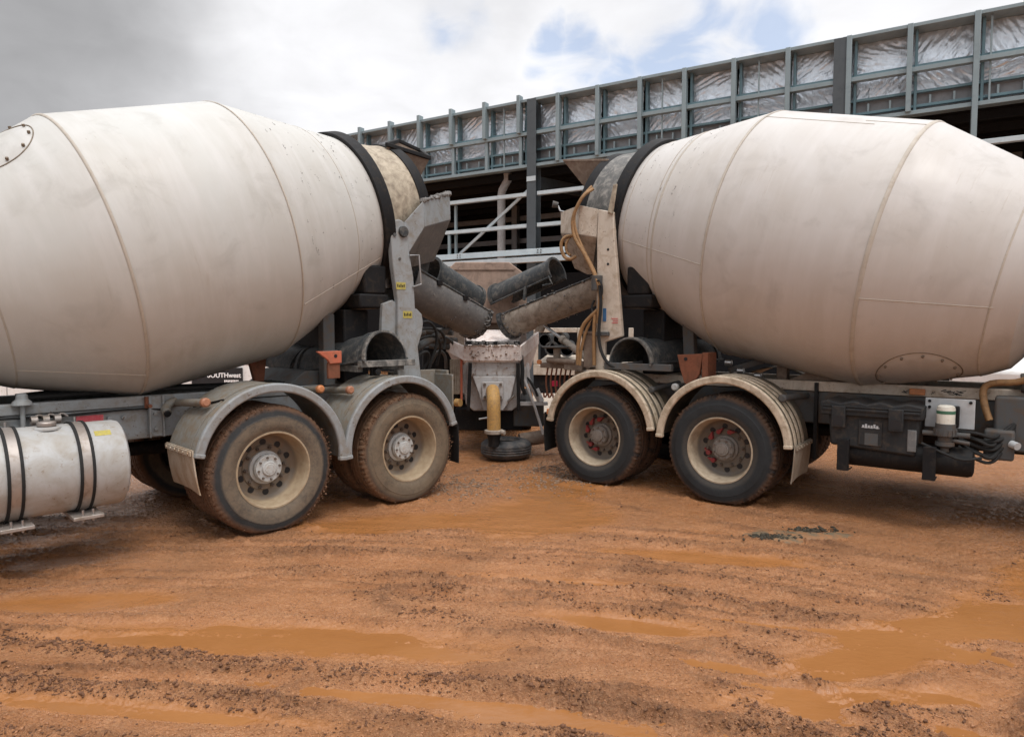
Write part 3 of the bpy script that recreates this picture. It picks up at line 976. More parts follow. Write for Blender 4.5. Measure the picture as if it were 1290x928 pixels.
def tyre_mesh(mat, lug, name='tyre'):
    prof = [(-0.030, 0.305), (0.002, 0.312), (0.010, 0.335), (0.016, 0.345), (0.020, 0.385), (0.016, 0.43), (0.012, 0.435), (0.010, 0.448), (-0.002, 0.475),
            (-0.004, 0.482), (-0.012, 0.498), (-0.022, 0.512), (-0.040, 0.520), (-0.072, 0.522), (-0.076, 0.508), (-0.086, 0.508), (-0.090, 0.523),
            (-0.130, 0.524), (-0.134, 0.508), (-0.146, 0.508), (-0.150, 0.524), (-0.190, 0.523), (-0.194, 0.508), (-0.204, 0.508), (-0.208, 0.522),
            (-0.240, 0.520), (-0.258, 0.512), (-0.268, 0.498), (-0.276, 0.475), (-0.290, 0.43), (-0.294, 0.385), (-0.284, 0.335), (-0.25, 0.305)]
    rng = random.Random(2)
    jit = [rng.uniform(-0.003, 0.003) + 0.002 * math.sin(k * 0.33) for k in range(216)]

    def rmod(i, k):
        if 10 <= i <= 13 or 24 <= i <= 27:                        # shoulder lugs
            return -lug if k % 3 == 0 else jit[k]
        if 15 <= i <= 22:
            return jit[k] * 0.6
        return 0
    mb = MB().lathe(prof, 216, 'y', rmod=rmod)
    out = []
    for x, y, z in mb.v:                                              # the load flattens the foot and bulges the wall
        k = max(0.0, min(1.0, (-z - 0.30) / 0.19)) * max(0.0, 1 - (x / 0.30) ** 2)
        y += 0.020 * k * (1 if y > -0.14 else -1) * (1 if -z < 0.49 else 0.4)
        if z < -0.488:
            z = -0.488 + (z + 0.488) * 0.25
        out.append((x, y, z))
    mb.v = out
    return mb.build(name, mat, angle=30)


def rim_mesh(mat):
    prof = [(-0.006, 0.318), (0.006, 0.312), (0.006, 0.300), (-0.006, 0.294), (-0.045, 0.289), (-0.10, 0.279), (-0.155, 0.270), (DISC + 0.012, 0.258), (DISC + 0.002, 0.246), (DISC, 0.236),
            (DISC, 0.19), (DISC + 0.010, 0.182), (DISC + 0.010, 0.02)]
    mb = MB().lathe(prof, 120, 'y')
    o = mb.build('wheel', mat, angle=40)
    return o


def hand_holes(n=10, r=0.208, rad=0.027, phase=0.0):
    mb = MB()
    for i in range(n):
        a = 2 * PI * i / n + phase
        x, z = r * math.cos(a), r * math.sin(a)
        mb.cyl((x, DISC - 0.01, z), (x, DISC + 0.0025, z), rad, rad, 20)
    mb.build('hand_hole', 'sign_black', angle=30)  # solid black discs, their colour stands for the shade in open holes
    return mb.made


def lug_nuts(mat, n=10, r=0.166, phase=0.3):
    out = []
    for i in range(n):
        mb = MB()
        a = 2 * PI * i / n + phase
        x, z = r * math.cos(a), r * math.sin(a)
        mb.cyl((x, DISC + 0.006, z), (x, DISC + 0.034, z), 0.017, 0.015, 6)
        mb.cyl((x, DISC + 0.034, z), (x, DISC + 0.052, z), 0.009, 0.008, 8)
        out.append(mb.build('lug_nut', mat, angle=30))
    return out


def hub_mesh(mat, flange_r, dome_r, y0):
    prof = [(DISC, flange_r + 0.03), (DISC + 0.03, flange_r + 0.026), (DISC + 0.04, flange_r + 0.004), (y0 - 0.028, flange_r + 0.004), (y0 - 0.026, flange_r), (y0 - 0.012, flange_r), (y0 - 0.008, flange_r - 0.005),
            (y0 - 0.008, dome_r + 0.004), (y0 + 0.006, dome_r), (y0 + 0.010, dome_r - 0.006), (y0 + 0.009, dome_r * 0.72), (y0 + 0.013, dome_r * 0.66), (y0 + 0.015, 0.001)]
    mb = MB().lathe(prof, 56, 'y')
    return mb.build('hub', mat, angle=35)


def hub_bolts(flange_r, dome_r, y0):
    mb = MB()
    for i in range(8):
        a = 2 * PI * i / 8 + 0.2
        rr = (flange_r + dome_r) / 2 + 0.006
        mb.cyl((rr * math.cos(a), y0 - 0.012, rr * math.sin(a)), (rr * math.cos(a), y0 + 0.006, rr * math.sin(a)), 0.0105, 0.009, 6)
    mb.build('hub_bolt', 'nut', angle=30)
    return mb.made


def nut_pointers(mat, phases):
    out = []
    for a in phases:
        mb = MB()
        r = 0.166
        c, s_ = math.cos(a), math.sin(a)
        t = a + 1.2
        tip = (r * c + 0.05 * math.cos(t), r * s_ + 0.05 * math.sin(t))
        n = Vector((tip[0] - r * c, 0, tip[1] - r * s_)).normalized()
        p = Vector((-n.z, 0, n.x))
        o = Vector((r * c, DISC + 0.006, r * s_))
        poly = [o + n * (0.023 * math.cos(q)) + p * (0.023 * math.sin(q)) for q in [math.radians(k) for k in range(40, 321, 35)]] + [o + n * 0.062]
        mb.prism(poly, (0, 0.05, 0))
        out.append(mb.build('nut_pointer', mat, angle=35, bevel=0.004))
    return out


def make_wheel_kit(tmat, rmat, hmat, flange_r, dome_r, y0, pointers=None, lug=0.006):
    kit = {'wheel': rim_mesh(rmat)}
    kit['children'] = [tyre_mesh(tmat, lug), hub_mesh(hmat, flange_r, dome_r, y0)] + hub_bolts(flange_r, dome_r, y0) + hand_holes() + lug_nuts('nut')
    inner = link_copy(kit['children'][0])
    inner.location = (0, -0.335, 0)
    kit['children'].append(inner)
    if pointers:
        kit['children'] += nut_pointers('red_paint', pointers)
    for c in kit['children']:
        c.parent = kit['wheel']
    return kit


def put_wheel(kit, root, loc, rotz, spin, first=False, tmat=None, near=True):
    w = kit['wheel'] if first else link_copy(kit['wheel'])
    w.parent = root
    w.location = loc
    w.rotation_euler = (Matrix.Rotation(rotz, 3, 'Z') @ Matrix.Rotation(spin, 3, 'Y')).to_euler()
    TY = [c for c in kit['children'] if c.name.startswith('tyre')]
    for c in kit['children']:
        if not near and not (c.name.startswith('tyre') or c.name == 'hub' or c.name.startswith('hub.')):
            continue                                                 # out of the photograph's sight: no nuts and holes
        k = c if first else link_copy(c, w)
        if k.name.startswith('tyre'):
            k.rotation_euler = (0, -spin, 0)                          # the flat foot stays down whatever way the wheel has turned
        if tmat and k.name.startswith('tyre'):
            if k.data.users > 1 and not first:
                k.data = k.data.copy()
            k.data.materials[0] = MT[tmat]
    return w


# ------------------------------------------------------------------ parts shared by both mixers
def fender(root, sd_, cu, cw, mat, lip_mat, a0, a1, ribs=0, dark=None):
    """Half-round mudguard: skin from the inner side to the lip, flanged outer edge."""
    R0, n = 0.632, 40
    V0, V1 = -0.54, 0.03
    mb = MB(sd_)
    ang = [math.radians(a0 + (a1 - a0) * i / n) for i in range(n + 1)]

    def arc(mb_, rin, rout, va, vb):
        vs, fs = [], []
        for t in ang:
            for r, v in ((rin, va), (rout, va), (rout, vb), (rin, vb)):
                vs.append((cu + r * math.cos(t), v, cw + r * math.sin(t)))
        for i in range(n):
            for k in range(4):
                fs.append((i * 4 + k, i * 4 + (k + 1) % 4, (i + 1) * 4 + (k + 1) % 4, (i + 1) * 4 + k))
        fs += [(0, 1, 2, 3), (n * 4, n * 4 + 3, n * 4 + 2, n * 4 + 1)]
        mb_.add(vs, fs)
    arc(mb, R0 - 0.010, R0, V0, V1 - 0.02)
    o = mb.build('mudguard', dark or mat, root, bevel=0.003)
    lip = MB(sd_)
    arc(lip, 0.572, 0.643, V1 - 0.022, V1 + 0.022)
    lp = lip.build('lip', lip_mat, o, bevel=0.014, seg=3)
    if ribs:
        for k in range(ribs):
            r_ = MB(sd_)
            vc = V1 - 0.105 - k * 0.125
            arc(r_, R0 + 0.0015, R0 + 0.012, vc - 0.034, vc + 0.034)
            r_.build('rib', lip_mat, o, bevel=0.006)
    else:
        r_ = MB(sd_)
        arc(r_, R0 + 0.0015, R0 + 0.008, -0.10, -0.085)
        r_.build('seam', mat, o)
    for t in (ang[0], ang[-1]):                                     # end shoe of the lip
        e = MB(sd_)
        R = Matrix.Rotation(-t, 3, 'Y')
        e.box((cu + 0.607 * math.cos(t), V1 + 0.003, cw + 0.607 * math.sin(t)), (0.074, 0.050, 0.035), R)
        e.build('end_shoe', lip_mat, o, bevel=0.008)
    return o


def fender_bar(root, sd_, p_out, p_in, r, mat, cap):
    mb = MB(sd_)
    mb.cyl(p_in, p_out, r, r, 18)
    o = mb.build('mudguard_bar', mat, root)
    d = (Vector(p_out) - Vector(p_in)).normalized()
    c = MB(sd_)
    a = Vector(p_out) - d * 0.012
    c.cyl(a, a + d * 0.034, r * 1.22, r * 1.22, 18)
    c.cyl(a + d * 0.034, a + d * 0.046, r * 1.22, r * 0.8, 18)
    c.build('end_cap', cap, o)
    return o


def mudflap(root, sd_, u, w_top, w_bot, mat, lean, v0=-0.53, v1=0.01):
    n, k = 10, 8
    vs, fs = [], []
    for j in range(k + 1):
        q = j / k
        for i in range(n + 1):
            p = i / n
            curl = 0.02 * math.sin(p * PI) * q
            vs.append((u + lean * q * q + curl, v0 + (v1 - v0) * p + 0.012 * math.sin(q * 4), w_top + (w_bot - w_top) * q - 0.02 * p * q))
    N = n + 1
    m = len(vs)
    vs += [(x + 0.010, y, z) for x, y, z in vs]
    for j in range(k):
        for i in range(n):
            a = j * N + i
            fs += [(a, a + 1, a + N + 1, a + N), (m + a, m + a + N, m + a + N + 1, m + a + 1)]
    for j in range(k):
        for e in (0, n):
            a = j * N + e
            fs.append((a, a + N, m + a + N, m + a))
    for i in range(n):
        for e in (0, k * N):
            a = e + i
            fs.append((a, a + 1, m + a + 1, m + a))
    mb = MB(sd_)
    mb.add(vs, fs)
    o = mb.build('mudflap', mat, root, angle=60)
    b = MB(sd_)
    b.bounds(u - 0.014, u - 0.003, v0 + 0.01, v1 - 0.005, w_top - 0.045, w_top - 0.005)
    for i in range(6):
        v = v0 + 0.05 + i * (v1 - v0 - 0.1) / 5
        b.cyl((u - 0.022, v, w_top - 0.025), (u - 0.012, v, w_top - 0.025), 0.010, 0.010, 10)
    b.build('clamp_strip', mat, o, bevel=0.003)
    return o


def drum(root, sd_, loc, tilt, yaw, prof, track, throat, mat, weld, throat_mat, seams, lines, hatch):
    """Drum in its own axes (x along the drum towards the mouth)."""
    rs_ = [p[0] for p in prof]
    rr_ = [p[1] for p in prof]

    def rad(s):
        return float(np.interp(s, rs_, rr_))
    # dish at the gearbox end + rounded seams
    P = []
    s0, r0 = prof[0]
    for i in range(9):
        t = i / 8
        P.append((s0 - 0.30 + 0.30 * (1 - math.sqrt(max(0, 1 - t ** 2.2))) if i else s0 - 0.30, 0.02 + (r0 - 0.02) * t))
    P = P[:-1]
    for i, (s, r) in enumerate(prof):
        if 0 < i < len(prof) - 1:
            for ds in (-0.03, -0.012, 0.012, 0.03):
                k = 0.5 if abs(ds) < 0.02 else 1
                a, b = prof[i - 1], prof[i + 1]
                sl = (r - a[1]) / (s - a[0]) if ds < 0 else (b[1] - r) / (b[0] - s)
                P.append((s + ds, r + sl * ds - (0.004 if abs(ds) < 0.02 else 0)))
        else:
            P.append((s, r))
    o = MB().lathe(P, 180, 'x').build('drum', mat, root, angle=28)
    o.location = loc
    o.rotation_euler = (Matrix.Rotation(yaw, 3, 'Z') @ Matrix.Rotation(-tilt, 3, 'Y')).to_euler()
    for s, wd, hh in seams:                                          # girth welds and cover bands
        r = rad(s)
        MB().lathe([(s - wd / 2, rad(s - wd / 2) - 0.002), (s - wd / 2 + 0.003, rad(s - wd / 2) + hh), (s, r + hh), (s + wd / 2 - 0.003, rad(s + wd / 2) + hh), (s + wd / 2, rad(s + wd / 2) - 0.002)], 180, 'x').build('weld_seam', weld, o, angle=60)

    def surf(s, phi, off=0.0):
        r = rad(s) + off
        return (s, r * math.cos(phi) * sd_, r * math.sin(phi))
    for s_a, s_b, phi in lines:                                      # lengthwise plate joints
        mb = MB()
        mb.tube([surf(s_a + (s_b - s_a) * i / 14, phi, 0.0) for i in range(15)], 0.0045, 6)
        mb.build('plate_joint', weld, o)
    hs, hp, ds, dp = hatch
    n, k = 48, 7
    mb = MB()
    vs, fs = [surf(hs, hp, 0.010)], []
    for j in range(1, k + 1):
        q = j / k
        off = 0.010 if j < k else 0.0
        qq = q if j < k else 1.005
        for i in range(n):
            t = 2 * PI * i / n
            vs.append(surf(hs + ds * qq * math.cos(t), hp + dp * qq * math.sin(t), off))
    for i in range(n):
        fs.append((0, 1 + i, 1 + (i + 1) % n))
        for j in range(k - 1):
            a = 1 + j * n
            fs.append((a + i, a + n + i, a + n + (i + 1) % n, a + (i + 1) % n))
    mb.add(vs, fs)
    h = mb.build('access_hatch', mat, o, angle=40)
    ring = MB()
    ring.tube([surf(hs + ds * 1.01 * math.cos(2 * PI * i / 72), hp + dp * 1.01 * math.sin(2 * PI * i / 72), 0.003) for i in range(72)], 0.004, 6, closed=True)
    ring.build('hatch_gap', 'weld_dark', h)
    bt = MB()
    for i in range(12):
        t = 2 * PI * (i + 0.3) / 12
        a = surf(hs + ds * 0.92 * math.cos(t), hp + dp * 0.92 * math.sin(t), 0.009)
        b = surf(hs + ds * 0.92 * math.cos(t), hp + dp * 0.92 * math.sin(t), 0.026)
        bt.cyl(a, b, 0.011, 0.010, 6)
    bt.build('hatch_bolt', 'weld_dark', h)
    # roller track
    ts0, ts1, tr = track
    MB().lathe([(ts0, tr - 0.10), (ts0, tr - 0.006), (ts0 + 0.006, tr), (ts1 - 0.006, tr), (ts1, tr - 0.006), (ts1, tr - 0.14)], 180, 'x').build('roller_track', 'black_steel_shaded', o, angle=40)
    # throat, its end band and the open mouth
    MB().lathe(throat, 128, 'x').build('throat', throat_mat, o, angle=30)
    es, er = throat[-1]
    MB().lathe([(es - 0.11, er + 0.004), (es - 0.105, er + 0.022), (es + 0.01, er + 0.020), (es + 0.014, er + 0.012), (es + 0.014, er - 0.02), (es - 0.25, er - 0.03)], 128, 'x').build('mouth_band', 'black_steel_shaded', o, angle=40)
    MB().lathe([(es - 0.25, er - 0.03), (es - 0.26, 0.02)], 96, 'x').build('mixing_fin', 'sign_black', o)  # flat black disc painted as the darkness inside the drum
    return o


def rails(root, sd_, up_mat, low_mat, u0, u1, w_top, w_mid, w_low):
    for vc, nm in ((-0.72, 1), (-1.58, -1)):
        d = 0.08 * nm
        a = MB(sd_)
        a.bounds(u0, u1, vc - d, vc, w_mid + 0.004, w_top)
        a.build('subframe_rail', up_mat, root, bevel=0.008)
        b = MB(sd_)
        b.bounds(u0, u1, vc - d, vc - 0.012 * nm, w_low, w_mid)
        b.build('chassis_rail', low_mat, root, bevel=0.01)
    c = MB(sd_)
    for u in np.arange(u0 + 0.3, u1, 0.8):
        c.bounds(u - 0.05, u + 0.05, -1.5, -0.8, w_low + 0.05, w_top - 0.06)
    c.build('cross_member', 'black_steel_shaded', root, bevel=0.006)


def axle(root, sd_, u):
    mb = MB(sd_)
    mb.cyl((u, -0.45, 0.5), (u, -1.85, 0.5), 0.085, 0.085, 20)
    mb.lathe([(-0.2, 0.05), (-0.17, 0.16), (-0.06, 0.21), (0.06, 0.21), (0.17, 0.16), (0.2, 0.05)], 24, 'y', (u, -1.15, 0.5))
    return mb.build('axle', 'black_steel_shaded', root)


def underbody_blockers(root, sd_, far_mat):
    """Springs, drive shaft, deck and the gear hung on the far side: unseen blockers added to keep daylight from under a mixer."""
    mb = MB(sd_)
    mb.bounds(-4.6, 1.9, -1.49, -0.81, 0.98, 1.02)
    mb.build('deck_blocker', 'black_steel_shaded', root, bevel=0.01)  # added plate between the rails, blocks light from above
    mb = MB(sd_)
    mb.cyl((-3.8, -1.15, 0.72), (1.3, -1.15, 0.56), 0.06, 0.06, 16)
    mb.build('drive_shaft', 'black_steel_shaded', root)
    for v in (-0.78, -1.52):
        mb = MB(sd_)
        for k in range(5):
            q = 0.62 - 0.10 * k
            mb.bounds(0.675 - q, 0.675 + q, v - 0.045, v + 0.045, 0.60 + k * 0.026, 0.622 + k * 0.026)
        mb.bounds(0.60, 0.75, v - 0.06, v + 0.06, 0.55, 0.80)
        mb.build('leaf_spring', 'black_steel_shaded', root, bevel=0.004)
    for u in (0.0, 1.35):
        mb = MB(sd_)
        mb.cyl((u, -0.44, 0.5), (u, -0.68, 0.5), 0.20, 0.20, 28)
        mb.cyl((u, -1.62, 0.5), (u, -1.86, 0.5), 0.20, 0.20, 28)
        mb.build('brake_drum', 'black_steel_shaded', root)
        if sd_ < 0 and u == 0.0:
            continue
        mb = MB(sd_)
        n, R0 = 24, 0.635
        vs, fs = [], []
        for i in range(n + 1):
            t = PI * i / n
            for r, v in ((R0, -1.76), (R0 + 0.012, -1.76), (R0 + 0.012, -2.34), (R0, -2.34)):
                vs.append((u + r * math.cos(t), v, 0.565 + r * math.sin(t)))
        for i in range(n):
            for k in range(4):
                fs.append((i * 4 + k, i * 4 + (k + 1) % 4, (i + 1) * 4 + (k + 1) % 4, (i + 1) * 4 + k))
        fs += [(0, 1, 2, 3), (n * 4, n * 4 + 3, n * 4 + 2, n * 4 + 1)]
        mb.add(vs, fs)
        mb.build('mudguard', far_mat, root)
    mb = MB(sd_)
    mb.bounds(-2.9, -0.85, -2.28, -1.68, 0.46, 1.02)
    mb.build('far_tank_blocker', 'black_steel_shaded', root, bevel=0.08, seg=4)  # out-of-view tank added to block light from the far side
    mb = MB(sd_)
    mb.bounds(-2.6, -0.9, -1.45, -0.85, 0.62, 0.96)
    mb.build('gearbox_housing', 'black_steel_shaded', root, bevel=0.06)


def cab(root, sd_, mat, u0):
    """Cab at the front, outside the photograph but standing where a mixer's cab stands."""
    prof = [(u0, 0.55), (u0, 2.75), (u0 - 0.25, 2.92), (u0 - 1.35, 2.92), (u0 - 1.75, 2.0), (u0 - 1.85, 1.6), (u0 - 1.85, 0.5), (u0 - 1.55, 0.5),
            (u0 - 1.45, 0.95), (u0 - 0.55, 0.95), (u0 - 0.45, 0.55)]
    mb = MB(sd_)
    mb.prism([(u, -0.02, w) for u, w in prof], (0, -2.3, 0))
    o = mb.build('cab', mat, root, bevel=0.04)
    g = MB(sd_)
    for v in (-0.012, -2.328):
        g.prism([(u0 - 0.35, v, 1.75), (u0 - 0.35, v, 2.6), (u0 - 1.25, v, 2.6), (u0 - 1.55, v, 1.95), (u0 - 1.55, v, 1.75)], (0, 0.016, 0))
    g.build('side_window', 'glass_dark', o)
    g = MB(sd_)
    g.plate([(u0 - 1.40, -0.15, 2.82), (u0 - 1.40, -2.19, 2.82), (u0 - 1.73, -2.19, 2.05), (u0 - 1.73, -0.15, 2.05)], 0.03)
    g.build('windscreen', 'glass_dark', o)
    return o


def mixer_truck(kind):
    left = kind == 'grey'
    if left:
        ang, ox, oy, sd_ = 0.7791, -1.9154, 5.344, -1
        root = thing('concrete_mixer_truck', 'grey framed concrete mixer truck with aluminium fuel tank and rust muddy wheels', 'mixer truck',
                     (ox, oy, 0), PI / 2 - ang, 'concrete mixer trucks backed up to the pump')
    else:
        ang, ox, oy, sd_ = -0.9174, 1.9378, 6.2115, 1
        root = thing('concrete_mixer_truck', 'cream framed concrete mixer truck with ribbed mudguards, toolbox and red wheel nut markers', 'mixer truck',
                     (ox, oy, 0), PI / 2 - ang, 'concrete mixer trucks backed up to the pump')
    return root, sd_


# ================================================================== GREY TRUCK (left)
L, SL = mixer_truck('grey')


def LB():
    return MB(SL)


rails(L, SL, 'grey_paint', 'grey_paint', -4.9, 1.95, 1.105, 1.02, 0.762)
kitL = make_wheel_kit('tyre_muddy', 'rim_grey', 'hub_light', 0.110, 0.058, -0.085)
put_wheel(kitL, L, (0, 0, 0.505), PI, 0.35, True)
put_wheel(kitL, L, (1.35, 0, 0.505), PI, 1.1, False, 'tyre_dusty')
put_wheel(kitL, L, (0, 2.30, 0.505), 0, 0.2, near=False)
put_wheel(kitL, L, (1.35, 2.30, 0.505), 0, 0.9, near=False)
put_wheel(kitL, L, (-4.2, 0, 0.505), PI, 0.5, near=False)
put_wheel(kitL, L, (-4.2, 2.30, 0.505), 0, 0.7, near=False)
for u in (0, 1.35, -4.2):
    axle(L, SL, u)
fender(L, SL, 0.0, 0.565, 'fender_grey', 'grey_paint', -4, 167)
fender(L, SL, 1.265, 0.565, 'fender_grey', 'grey_paint', 13, 184)
for u, w in ((-0.55, 0.92), (0.60, 1.00), (0.72, 1.00), (1.78, 0.93)):
    pass
fender_bar(L, SL, (-0.47, -0.16, 1.075), (-0.50, -0.75, 1.03), 0.030, 'fender_grey', 'amber_dirty')
fender_bar(L, SL, (0.80, -0.16, 1.09), (0.80, -0.75, 1.05), 0.030, 'fender_grey', 'amber_dirty')
fender_bar(L, SL, (0.60, -0.33, 1.10), (0.60, -0.75, 1.06), 0.030, 'fender_grey', 'amber')
fender_bar(L, SL, (1.845, -0.10, 0.90), (1.845, -0.75, 0.90), 0.026, 'fender_grey', 'grey_paint')
# bent stub pipe beside the front mudguard
mb = LB()
mb.tube([(-0.60, -0.60, 0.965), (-0.60, -0.64, 0.99), (-0.56, -0.68, 1.03), (-0.50, -0.70, 1.05)], 0.036, 16)
mb.build('stub_pipe', 'fender_grey', L)
mb = LB()
mb.cyl((-0.598, -0.585, 0.957), (-0.60, -0.60, 0.965), 0.026, 0.026, 16)
mb.build('stub_bore_shade', 'sign_black', L)  # black plug painted as the dark inside of the pipe
mudflap(L, SL, -0.635, 0.745, 0.42, 'flap_light', 0.05)
mudflap(L, SL, 1.93, 0.70, 0.30, 'rubber', 0.02)
# mudguard stay brackets over the skin
for uu, ww in ((-0.36, 1.075), (0.90, 1.03)):
    mb = LB()
    mb.bar((uu + 0.00, -0.08, ww + 0.02), (uu - 0.10, -0.42, ww - 0.055), 0.014, 0.012)
    mb.build('stay_strip', 'black_steel_shaded', L)

# fuel tank with straps
mb = LB()
P = [(-1.04, 0.02), (-1.03, 0.20), (-1.035, 0.268), (-1.05, 0.292), (-1.075, 0.300), (-2.75, 0.300), (-2.775, 0.290), (-2.79, 0.25), (-2.78, 0.02)]
mb.lathe([(a, r) for a, r in P], 96, 'x', (0, -0.285, 0.688))
tank = mb.build('fuel_tank', 'alu', L, angle=30)
for u in (-1.30, -1.69, -2.5):
    mb = LB()
    mb.lathe([(u - 0.032, 0.301), (u - 0.032, 0.308), (u + 0.032, 0.308), (u + 0.032, 0.301)], 96, 'x', (0, -0.285, 0.688))
    st = mb.build('tank_strap', 'strap', tank, angle=40)
    mb = LB()
    for du in (-0.036, 0.036):
        mb.lathe([(u + du - 0.009, 0.300), (u + du - 0.009, 0.313), (u + du + 0.009, 0.313), (u + du + 0.009, 0.300)], 96, 'x', (0, -0.285, 0.688))
    mb.build('strap_rubber', 'rubber', st, angle=40)
    mb = LB()
    mb.bounds(u - 0.09, u + 0.09, -0.50, 0.0, 0.368, 0.392)
    mb.bounds(u - 0.05, u + 0.05, -0.72, -0.5, 0.34, 0.40)
    mb.build('tank_bracket', 'strap', tank, bevel=0.004)
    mb = LB()
    mb.cyl((u - 0.03, -0.03, 0.35), (u - 0.03, -0.03, 0.43), 0.008)
    mb.cyl((u + 0.03, -0.03, 0.35), (u + 0.03, -0.03, 0.43), 0.008)
    mb.cyl((u, -0.30, 0.985), (u, -0.30, 1.03), 0.008)
    mb.build('strap_bolt', 'steel', tank)
mb = LB()
mb.lathe([(0.280, 0.085), (0.293, 0.083), (0.300, 0.066)], 40, 'z', (-1.475, -0.235, 0.688))
mb.build('filler_collar', 'alu', tank)
mb = LB()
mb.lathe([(0.298, 0.052), (0.305, 0.056), (0.325, 0.056), (0.333, 0.050), (0.336, 0.02), (0.336, 0.001)], 40, 'z', (-1.475, -0.235, 0.688))
mb.build('filler_cap', 'strap', tank)
mb = LB()
n = 10
for i in range(n):
    t0, t1 = math.radians(48 + 9 * i / n), math.radians(48 + 9 * (i + 1) / n)
    f = lambda t, u: (u, -0.285 + 0.3015 * math.cos(t), 0.688 + 0.3015 * math.sin(t))
    mb.add([f(t0, -1.23), f(t0, -1.13), f(t1, -1.13), f(t1, -1.23)], [(0, 1, 2, 3)])
mb.build('warning_sticker', 'sticker_yellow', tank)
# fittings, clamps, stickers on the rail
mb = LB()
for u in (-0.98, -0.88):
    mb.cyl((u, -0.73, 0.83), (u, -0.705, 0.83), 0.018, 0.016, 12)
    mb.cyl((u, -0.73, 0.95), (u, -0.705, 0.95), 0.018, 0.016, 12)
for w in (0.84, 0.96):
    mb.cyl((-0.66, -0.70, w), (-0.66, -0.672, w), 0.016, 0.014, 12)
mb.build('rail_bolt', 'grey_paint', L)
mb = LB()
mb.bounds(-0.705, -0.60, -0.722, -0.69, 0.775, 1.10)
mb.bounds(-0.71, -0.695, -0.70, -0.665, 0.77, 1.105)
mb.bounds(-0.61, -0.595, -0.70, -0.665, 0.77, 1.105)
mb.build('rail_gusset', 'grey_paint', L, bevel=0.005)
mb = LB()
mb.tube([(-3.0, -0.712, 1.00), (-1.7, -0.708, 1.012), (-1.35, -0.706, 0.997), (-1.1, -0.706, 1.005), (-0.75, -0.706, 1.01), (-0.62, -0.69, 0.99)], 0.009, 8, smooth=2)
mb.build('brake_line', 'rubber', L)
mb = LB()
mb.cyl((-0.715, -0.695, 1.01), (-0.715, -0.695, 1.10), 0.020, 0.020, 12)
mb.cyl((-0.715, -0.695, 1.03), (-0.715, -0.62, 1.03), 0.015, 0.015, 12)
mb.build('clamp_bolt', 'rust', L)
mb = LB()
mb.bounds(-1.20, -1.02, -0.724, -0.7175, 0.93, 0.985)
mb.build('rail_sticker', 'sticker_red', L)
mb = LB()
mb.lathe([(1.10, 0.065), (1.12, 0.06), (1.14, 0.038), (1.17, 0.035), (1.18, 0.025), (1.18, 0.001)], 24, 'z', (-1.53, -0.70, 0))
mb.cyl((-1.53, -0.69, 0.80), (-1.53, -0.69, 1.11), 0.016)
mb.build('subframe_mount', 'grey_paint', L)
mb = LB()
for (u, v, w) in ((-1.47, -0.66, 0.985), (-1.40, -0.66, 0.985), (-1.33, -0.66, 0.985)):
    mb.lathe([(-0.02, 0.02), (-0.02, 0.032), (0.02, 0.032), (0.02, 0.02)], 14, 'x', (u, v, w))
    mb.tube([(u, v, w + 0.02), (u + 0.035, v - 0.02, w + 0.04), (u + 0.07, v - 0.02, w + 0.01)], 0.008, 8, smooth=1)
mb.build('hose_fitting', 'strap', L)
# front pedestal that carries the drum gearbox
for v in (-0.75, -1.55):
    mb = LB()
    mb.prism([(-1.66, v, 1.10), (-2.05, v, 1.60), (-2.05, v, 2.10), (-2.45, v, 2.10), (-2.75, v, 1.10)], (0, -0.03, 0))
    mb.build('front_pedestal', 'grey_paint', L, bevel=0.006)
mb = LB()
mb.bounds(-2.75, -2.05, -1.5, -0.8, 1.5, 2.05)
mb.build('gearbox', 'black_steel_shaded', L, bevel=0.02)
underbody_blockers(L, SL, 'fender_grey')
cab(L, SL, 'grey_paint', -3.2)

# drum
t = 0.275
drum(L, SL, (0, 1.15, 2.442), t, 0.0, [(-1.812, 0.784), (-1.062, 1.135), (0.206, 1.17), (1.33, 0.80)], (1.325, 1.455, 0.838),
     [(1.44, 0.735), (1.60, 0.715), (1.85, 0.665), (2.05, 0.645)], 'drum_grey', 'weld_warm', 'throat_tan',
     [(-1.062, 0.022, 0.004), (0.206, 0.016, 0.003), (-1.80, 0.014, 0.003), (0.95, 0.012, 0.002)],
     [(-1.80, -1.07, -0.92), (0.22, 1.3, -0.62)], (-1.47, 1.16, 0.28, 0.30))

# rear frame: post, roller cradle, tank behind the post
mb = LB()
mb.prism([(1.47, -0.36, 1.10), (1.775, -0.36, 1.10), (1.715, -0.36, 1.56), (1.68, -0.36, 2.16), (1.63, -0.36, 2.41), (1.608, -0.36, 2.644), (1.585, -0.36, 2.685), (1.547, -0.36, 2.708),
          (1.505, -0.36, 2.716), (1.455, -0.36, 2.70), (1.42, -0.36, 2.67), (1.405, -0.36, 2.62), (1.433, -0.36, 2.255), (1.486, -0.36, 1.925)], (0, -0.07, 0))
post = mb.build('rear_post', 'grey_paint', L, bevel=0.010)
mb = LB()
mb.cyl((1.555, -0.365, 2.60), (1.555, -0.335, 2.60), 0.058, 0.052, 24)
mb.build('pivot_boss', 'chute_dark', post, bevel=0.004)
mb = LB()
mb.cyl((1.45, -0.365, 2.56), (1.45, -0.348, 2.56), 0.018, 0.018, 12)
mb.cyl((1.51, -0.365, 2.33), (1.51, -0.352, 2.33), 0.014, 0.014, 12)
mb.build('post_bolt', 'rail_dark', post)
